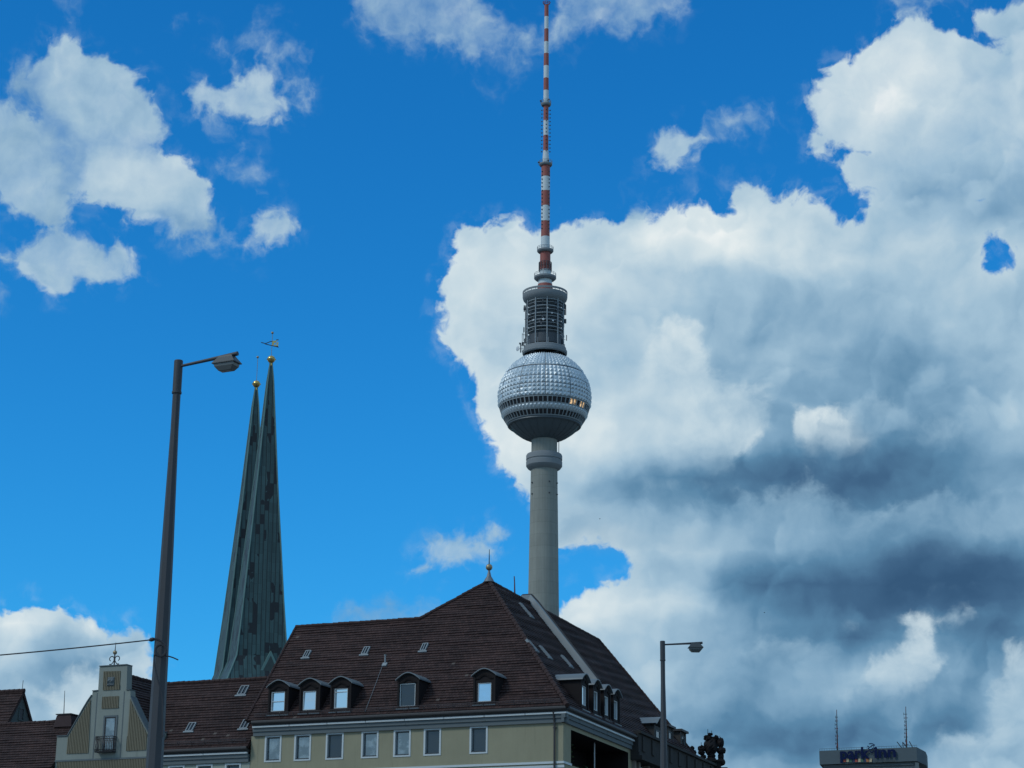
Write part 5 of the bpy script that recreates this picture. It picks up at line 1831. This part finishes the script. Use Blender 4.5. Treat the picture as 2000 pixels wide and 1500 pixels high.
mb.tube([CF.pt(ur, 0, zc + .3), CF.pt(CF.uz(126.5, 1349, 0)[0], 0, zr)], [.03, .015], 5)
mb.build('lightning_rod', IRON, gable)
mb = MB()
mb.box(FA, uLg + .01, ug1, -5, WN, 0, base - .5)
mb.build('wall', PALE, gable)

# ------------------------------------------------------------------ house at the far left with a bare gable end
fn = -4.6
ap = FA.uz(44, 1352, fn)
farhouse = thing('end_house', FA.pt(ap[0], fn, 0), 'brown-roofed house at the left edge with a grey gable end and slit window', 'house')
ue = ap[0]
pit = radians(57)
hw_ = 6.0
EF = Frame(FA.pt(ue, fn, 0), nA, -dU)           # gable end: u towards the street, n to the right
zap = ap[1]
pts = [(0, zap), (hw_, zap - hw_ * tan(pit)), (hw_, 0), (-hw_, 0), (-hw_, zap - hw_ * tan(pit))]
mb = MB(); mb.prism([EF.pt(u, 0, z) for u, z in pts], dU * .4)
mb.build('gable_wall', GREYWALL, farhouse)
(sa_, sz1), (sb_, sz0) = EF.uz(37, 1381, 0), EF.uz(45.5, 1409, 0)
mb = MB(); mb.ring(EF, min(sa_, sb_), max(sa_, sb_), sz0, sz1, .08, .004, .05)
sw = mb.build('window', GREYWALL, farhouse)
mb = MB(); mb.box(EF, min(sa_, sb_) + .08, max(sa_, sb_) - .08, .004, .012, sz0 + .08, sz1 - .08); mb.build('shutter', IRON, sw)
SE = Slope(FA.pt(0, fn, zap) + nA * hw_ - Vector((0, 0, hw_ * tan(pit))) + dU * (ue), dU, nA, pit)
hh_ = hw_ / cos(pit)
mb = MB()
poly = [(-.12, -.3), (14, -.3), (14, hh_), (-.12, hh_)]
SE.o = SE.o + Vector((0, 0, .12))
SE.tiles(mb, poly); SE.slab(mb, poly, .16)
SE2 = Slope(FA.pt(0, fn, zap) - nA * hw_ - Vector((0, 0, hw_ * tan(pit) - .12)) + dU * ue, dU, -nA, pit)
SE2.slab(mb, poly, .16)
for i in range(len(mb.uv)):
    if mb.uv[i] is None: mb.uv[i] = [(0, 0)] * len(mb.f[i])
er = mb.build('roof', TILE2, farhouse)
ridge_tiles(SE.pt(-.15, hh_, .02), SE.pt(14, hh_, .02), er)
mb = MB()
rt = FA.uz(47, 1343, fn)
mb.tube([FA.pt(ue + .05, fn, zap), FA.pt(ue + .02, fn, zap + .75)], .018, 5)
mb.build('lightning_rod', IRON, farhouse)

# ------------------------------------------------------------------ dark sandstone palace down the side street
palace = thing('stone_palace', FS.pt(SLEN + 4, 0, 0), 'dark sandstone palace with dormers and sooty sculptures on its parapet', 'building')
pz = (FS.uz(1250, 1452, .2)[1] + FS.uz(1390, 1498, .2)[1]) / 2
p0 = FS.uz(1243, 1452, .2)[0]; p1 = FS.uz(1396, 1498, .2)[0]
mb = MB()
mb.box(FS, SLEN + .05, p1 + .5, -9, -.5, 0, pz - 2.2)
mb.build('wall', STONE, palace)
mb = MB()
zt2, zb2 = pz + .35, pz - .75
mb.box(FS, SLEN + .06, p1 + .5, -.9, .20, zb2, zt2)
mb.box(FS, SLEN + .06, p1 + .6, -.9, .36, zt2 + .003, zt2 + .16)
mb.box(FS, SLEN + .06, p1 + .6, -.9, .42, zb2 - .45, zb2 - .2)
mb.box(FS, SLEN + .06, p1 + .5, -.9, .25, zb2 - .2, zb2 - .003)
for k in range(9):
    u = SLEN + .8 + k * (p1 - SLEN) / 9
    mb.box(FS, u, u + .55, .2, .27, zb2 + .12, zt2 - .1)
mb.build('parapet', STONE, palace)
PILM = mat('worn_pilaster', (.20, .19, .17), .9, var=.3, vscale=2)
for px in (1241.5, 1250, 1268, 1277, 1310, 1330, 1352, 1372):
    u, z = FS.uz(px, 1490, -.1)
    mb = MB(); mb.box(FS, u - .16, u + .16, -.5, -.1, 0, zb2 - .46)
    mb.build('pilaster', PILM, palace)
SPp = Slope(FS.pt(0, -.7, pz + .3), eU, nS, radians(46))
pr1 = SPp.uv(1402, 1489)[0]
mb = MB()
poly = [(SLEN + .06, 0), (p1 + .3, 0), (p1 - 1.5, 2.2), (SLEN + 4, 4.6), (SLEN + .06, 4.6)]
SPp.tiles(mb, poly); SPp.slab(mb, poly)
mb.build('roof', TILE2, palace)
# dormers on the palace roof
def box_dormer(px0, px1, py0, py1, n, curved=False, wpx=None):
    (sa, za), (sb, zb_) = FS.uz(px0, py1, n), FS.uz(px1, py0, n)
    s0_, s1_ = min(sa, sb), max(sa, sb)
    zl, zh = za, zb_
    mb = MB()
    mb.box(FS, s0_, s1_, n - 2.6, n, zl, zh)
    mb.box(FS, s0_ - .04, s0_ + .14, n + .002, n + .06, zl, zh)
    mb.box(FS, s1_ - .14, s1_ + .04, n + .002, n + .06, zl, zh)
    o = mb.build('dormer', mat('dormer_boards', (.05, .048, .046), .85, var=.2, vscale=3) if 'dormer_boards' not in MATS else MATS['dormer_boards'], palace)
    mb = MB()
    if curved:
        N = 10
        sc2 = (s0_ + s1_) / 2; hw2 = (s1_ - s0_) / 2 + .25
        rows = []
        for th in (0, .06):
            for nn in (n + .25, n - 2.6):
                rows.append([FS.pt(sc2 + hw2 * t, nn, zh + .02 + .5 * (0.5 + .5 * cos(pi * t)) + th) for t in [1 - 2 * i / N for i in range(N + 1)]])
        mb.grid([rows[0], rows[1]]); mb.grid([rows[2], rows[3]]); mb.grid([rows[0], rows[2]]); mb.grid([rows[1], rows[3]])
    else:
        mb.box(FS, s0_ - .2, s1_ + .2, n - 2.6, n + .2, zh + .003, zh + .14)
    mb.build('hood', ZINC if curved else GUTTER, o)
    mb = MB()
    w_ = (s1_ - s0_)
    mb.ring(FS, s0_ + w_ * .22, s1_ - w_ * .22, zl + .25, zh - .25, .06, n + .003, n + .05)
    mb.build('window_frame', CORNICE, o)
    mb = MB(); mb.face([FS.pt(s0_ + w_ * .25, n + .012, zl + .3), FS.pt(s1_ - w_ * .25, n + .012, zl + .3), FS.pt(s1_ - w_ * .25, n + .012, zh - .3), FS.pt(s0_ + w_ * .25, n + .012, zh - .3)])
    mb.build('pane', PANEDK, o)
box_dormer(1277, 1291, 1422, 1463, -.4, True)
box_dormer(1303, 1313, 1424, 1455, -.9)
box_dormer(1328, 1338, 1433, 1463, -.9)
# roof sculptures
def lump(c, r, seed, sz=1.0, amp=.28, freq=2.2):
    mb = MB()
    n1, n2 = 22, 16
    rows = []
    for i in range(n2 + 1):
        th = pi * i / n2
        row = []
        for j in range(n1):
            a = 2 * pi * j / n1
            d = Vector((sin(th) * cos(a), sin(th) * sin(a), -cos(th)))
            k = 1 + amp * mnoise.noise(d * freq + Vector((seed * 3.1, seed, 0))) + amp * .7 * mnoise.noise(d * freq * 2.6 + Vector((0, seed, 5)))
            row.append(Vector(c) + Vector((d.x * r * k, d.y * r * k, d.z * r * k * sz)))
        rows.append(row)
    mb.grid(rows, True)
    return mb
sD = FS.uz(1395, 1470, 0)[0]
SY = FS.pt(sD, 0, 0).y
def sc_at(px, py): return at_y(px, py, SY)
k = depth(sc_at(1395, 1470)) / FPX
grp = MB()
def add(m): 
    b = len(grp.v); grp.v += m.v; grp.f += [[i + b for i in f] for f in m.f]; grp.uv += m.uv; grp.mi += m.mi
fr = Frame(sc_at(1395, 1490), (1, 0, 0), (0, -1, 0))
grp.box(fr, -19 * k, 11 * k, -.8, .8, -4.5, .0)
grp.box(fr, -20.5 * k, 12.5 * k, -.95, .95, .003, .12)
grp.box(fr, -34 * k, 24 * k, -.6, .6, -4.5, -.35)
for args in ((1388, 1459, 11.5, 1, 1.25, .22, 1.8), (1389.5, 1476, 7, 4, .9, .2, 2), (1384, 1443, 6.5, 2, .9, .55, 3), (1394, 1444, 5.5, 7, .8, .5, 3), (1378.5, 1440, 3.5, 8, .8, .5, 3), (1387, 1434.5, 4.2, 9, .6, .6, 3), (1399, 1440, 3.5, 5, 1, .5, 3), (1388.5, 1485, 10, 6, .5, .15, 2)):
    add(lump(sc_at(args[0], args[1]), args[2] * k * 1.15, args[3], args[4], args[5], args[6]))
grp.build('vase_sculpture', SOOT, palace)
for items in (((1370.5, 1462.5, 6.3, 3, .9, .35, 3), (1370, 1470, 5.8, 12, .7, .3, 3), (1374, 1478, 5, 13, .7, .3, 2.5), (1367, 1484, 6, 16, .7, .2, 2)), ((1407, 1451, 6.4, 10, 1.35, .2, 2.6), (1408.5, 1466, 8.0, 11, .8, .2, 3), (1408, 1478, 5.2, 14, 1.4, .2, 2), (1407.5, 1489, 8, 15, .8, .1, 2)),
              ((1352, 1462, 3.4, 17, 1.2, .4, 3), (1356, 1470, 3.6, 18, 1.2, .4, 3), (1361, 1479, 3, 19, 1.2, .3, 3))):
    grp = MB()
    for a in items: add(lump(sc_at(a[0], a[1]), a[2] * k * 1.15, a[3], a[4], a[5], a[6]))
    grp.build('putto_sculpture' if items[0][0] < 1372 and items[0][0] > 1360 else ('cone_sculpture' if items[0][0] > 1380 else 'crocket'), SOOT, palace)
mb = MB()
for px, y0, y1 in ((1382.5, 1424, 1435), (1390, 1427, 1436), (1406, 1437, 1444), (1369.5, 1450, 1458)):
    mb.tube([sc_at(px, y1), sc_at(px, y0)], .02, 4)
mb.build('bird_spike', IRON, palace)

# ------------------------------------------------------------------ street lamps
HP = 10.0
LP1 = at_z(349, 704, HP); LP2 = at_z(1294, 1252, HP)
lamp = thing('street_lamp', (LP1.x, LP1.y, 0.13), 'large near grey street lamp in front of the two church spires', 'street lamp', 'street lamps')
B0 = Vector((LP1.x, LP1.y, 0.13))
mb = MB()
mb.lathe([(.22, 0), (.20, .05), (.172, .06), (.168, 1.2), (.120, 3.5), (.108, 4.6), (.082, 7.2), (.053, 8.9 ), (.053, 9.50)], B0, 8, a0=radians(22.5 + 14))
pole = mb.build('pole', LAMPGREY, lamp)
mb = MB()
mb.lathe([(.058, 9.40), (.066, 9.405), (.066, 9.43), (.060, 9.435), (.060, 9.86), (.054, 9.87), (.001, 9.875)], B0, 16)
mb.build('pole_sleeve', LAMPGREY, lamp, True, 30)
mb = MB()
a0 = B0 + Vector((.03, 0, 9.785)); a1 = B0 + Vector((.94, 0, 9.845))
mb.tube([a0, a0 + (a1 - a0) * .5, a1], [.019, .023, .03], 10)
mb.build('arm', LAMPGREY, lamp, True, 40)
mb = MB()
hc = B0 + Vector((.775, 0, 9.80))
def ringp(z, hx, hy, dx=0): return [hc + Vector((dx + sx * hx, sy * hy, z)) for sx, sy in ((-1, -1), (1, -1), (1, 1), (-1, 1))]
rows = [ringp(.03, .10, .05), ringp(.005, .115, .06), ringp(-.07, .175, .10), ringp(-.08, .175, .10), ringp(-.08, .15, .085)]
mb.grid(rows, True); mb.face(rows[0])
mb.build('lamp_housing', LAMPHEAD, lamp)
mb = MB()
rows = [ringp(-.08, .148, .083), ringp(-.12, .142, .08), ringp(-.175, .095, .05), ringp(-.18, .08, .04)]
mb.grid(rows, True); mb.face(rows[-1])
mb.build('lamp_glass', mat('lamp_glass', (.10, .12, .125), .3), lamp)
lamp.rotation_euler.z = radians(-26)
lamp2 = copy_tree(lamp)
lamp2.location = (LP2.x, LP2.y, 0.13)
lamp2.rotation_euler.z = radians(3)
lamp2['label'] = 'smaller farther grey street lamp in front of the dark stone palace'

# overhead cable fixed to the near lamp post
px_at = lambda px, py, dy=0.0: at_y(px, py, LP1.y + dy)
cable = thing('overhead_cable', px_at(303, 1248), 'thin black overhead cable with a clamp and loop tied to the near lamp post', 'cable')
mb = MB()
cA = px_at(301, 1249, -.05); cB = px_at(-330, 1303, 0.3)
pts = []
for i in range(25):
    f = i / 24
    p = cA.lerp(cB, f); p.z -= .28 * f * (1 - f) * .45
    pts.append(p)
mb.tube(pts, .0085, 6)
mb.build('wire', IRON, cable)
mb = MB()
mb.tube([px_at(x, y, -.06) for x, y in ((291, 1250.5), (294.5, 1249.6), (299, 1248.6), (303, 1248.2))], [.012, .026, .026, .014], 8)
mb.build('clamp', IRON, cable)
mb = MB()
mb.tube([px_at(x, y, -.16) for x, y in ((302, 1248), (309, 1249.5), (317, 1254), (323, 1261))], .013, 6)
mb.tube([px_at(314 + 10.2 * cos(a), 1270.5 - 11.2 * sin(a), -.17) for a in [2 * pi * i / 28 for i in range(29)]], .017, 6, False)
mb.tube([px_at(x, y, -.12) for x, y in ((322, 1281), (330, 1282), (338, 1284.5), (348, 1289))], .009, 5)
mb.tube([px_at(x, y, -.17) for x, y in ((301, 1279.5), (300.5, 1290), (303, 1305), (309, 1330), (315, 1352), (317.5, 1366), (317.5, 1440))], .010, 5)
mb.tube([px_at(x, y, -.17) for x, y in ((300, 1280), (308, 1281), (318, 1281))], .012, 5)
mb.build('cable_loop', IRON, cable)

# two distant birds
def bird(px, py, y, label, rot):
    c = at_y(px, py, y)
    mb = MB()
    R = Matrix.Rotation(rot, 3, 'Z')
    T = lambda x, yy, z: c + R @ Vector((x, yy, z)) * .75
    mb.tube([T(0, -.24, 0), T(0, -.17, .02), T(0, -.05, .0), T(0, .1, 0), T(0, .26, .01)], [.015, .05, .075, .06, .012], 8)
    for s in (-1, 1):
        mb.grid([[T(s * .04, -.1, .03), T(s * .04, .08, .03)], [T(s * .22, -.14, .12), T(s * .22, .06, .11)], [T(s * .46, -.02, .05), T(s * .44, .08, .05)]])
        mb.grid([[T(s * .04, -.1, .02), T(s * .04, .08, .02)], [T(s * .22, -.14, .11), T(s * .22, .06, .10)], [T(s * .46, -.02, .05), T(s * .44, .08, .05)]])
    mb.face([T(-.05, .2, 0), T(.05, .2, 0), T(.07, .36, 0), T(-.07, .36, 0)])
    o = mb.build('bird', FEATHER)
    o['label'] = label; o['category'] = 'bird'; o['group'] = 'birds in the sky'
bird(1171.5, 1013.5, 520, 'tiny dark bird flying just right of the tower shaft', .6)
bird(1493, 1196.5, 520, 'tiny dark bird flying under the dark cloud at right', -.9)
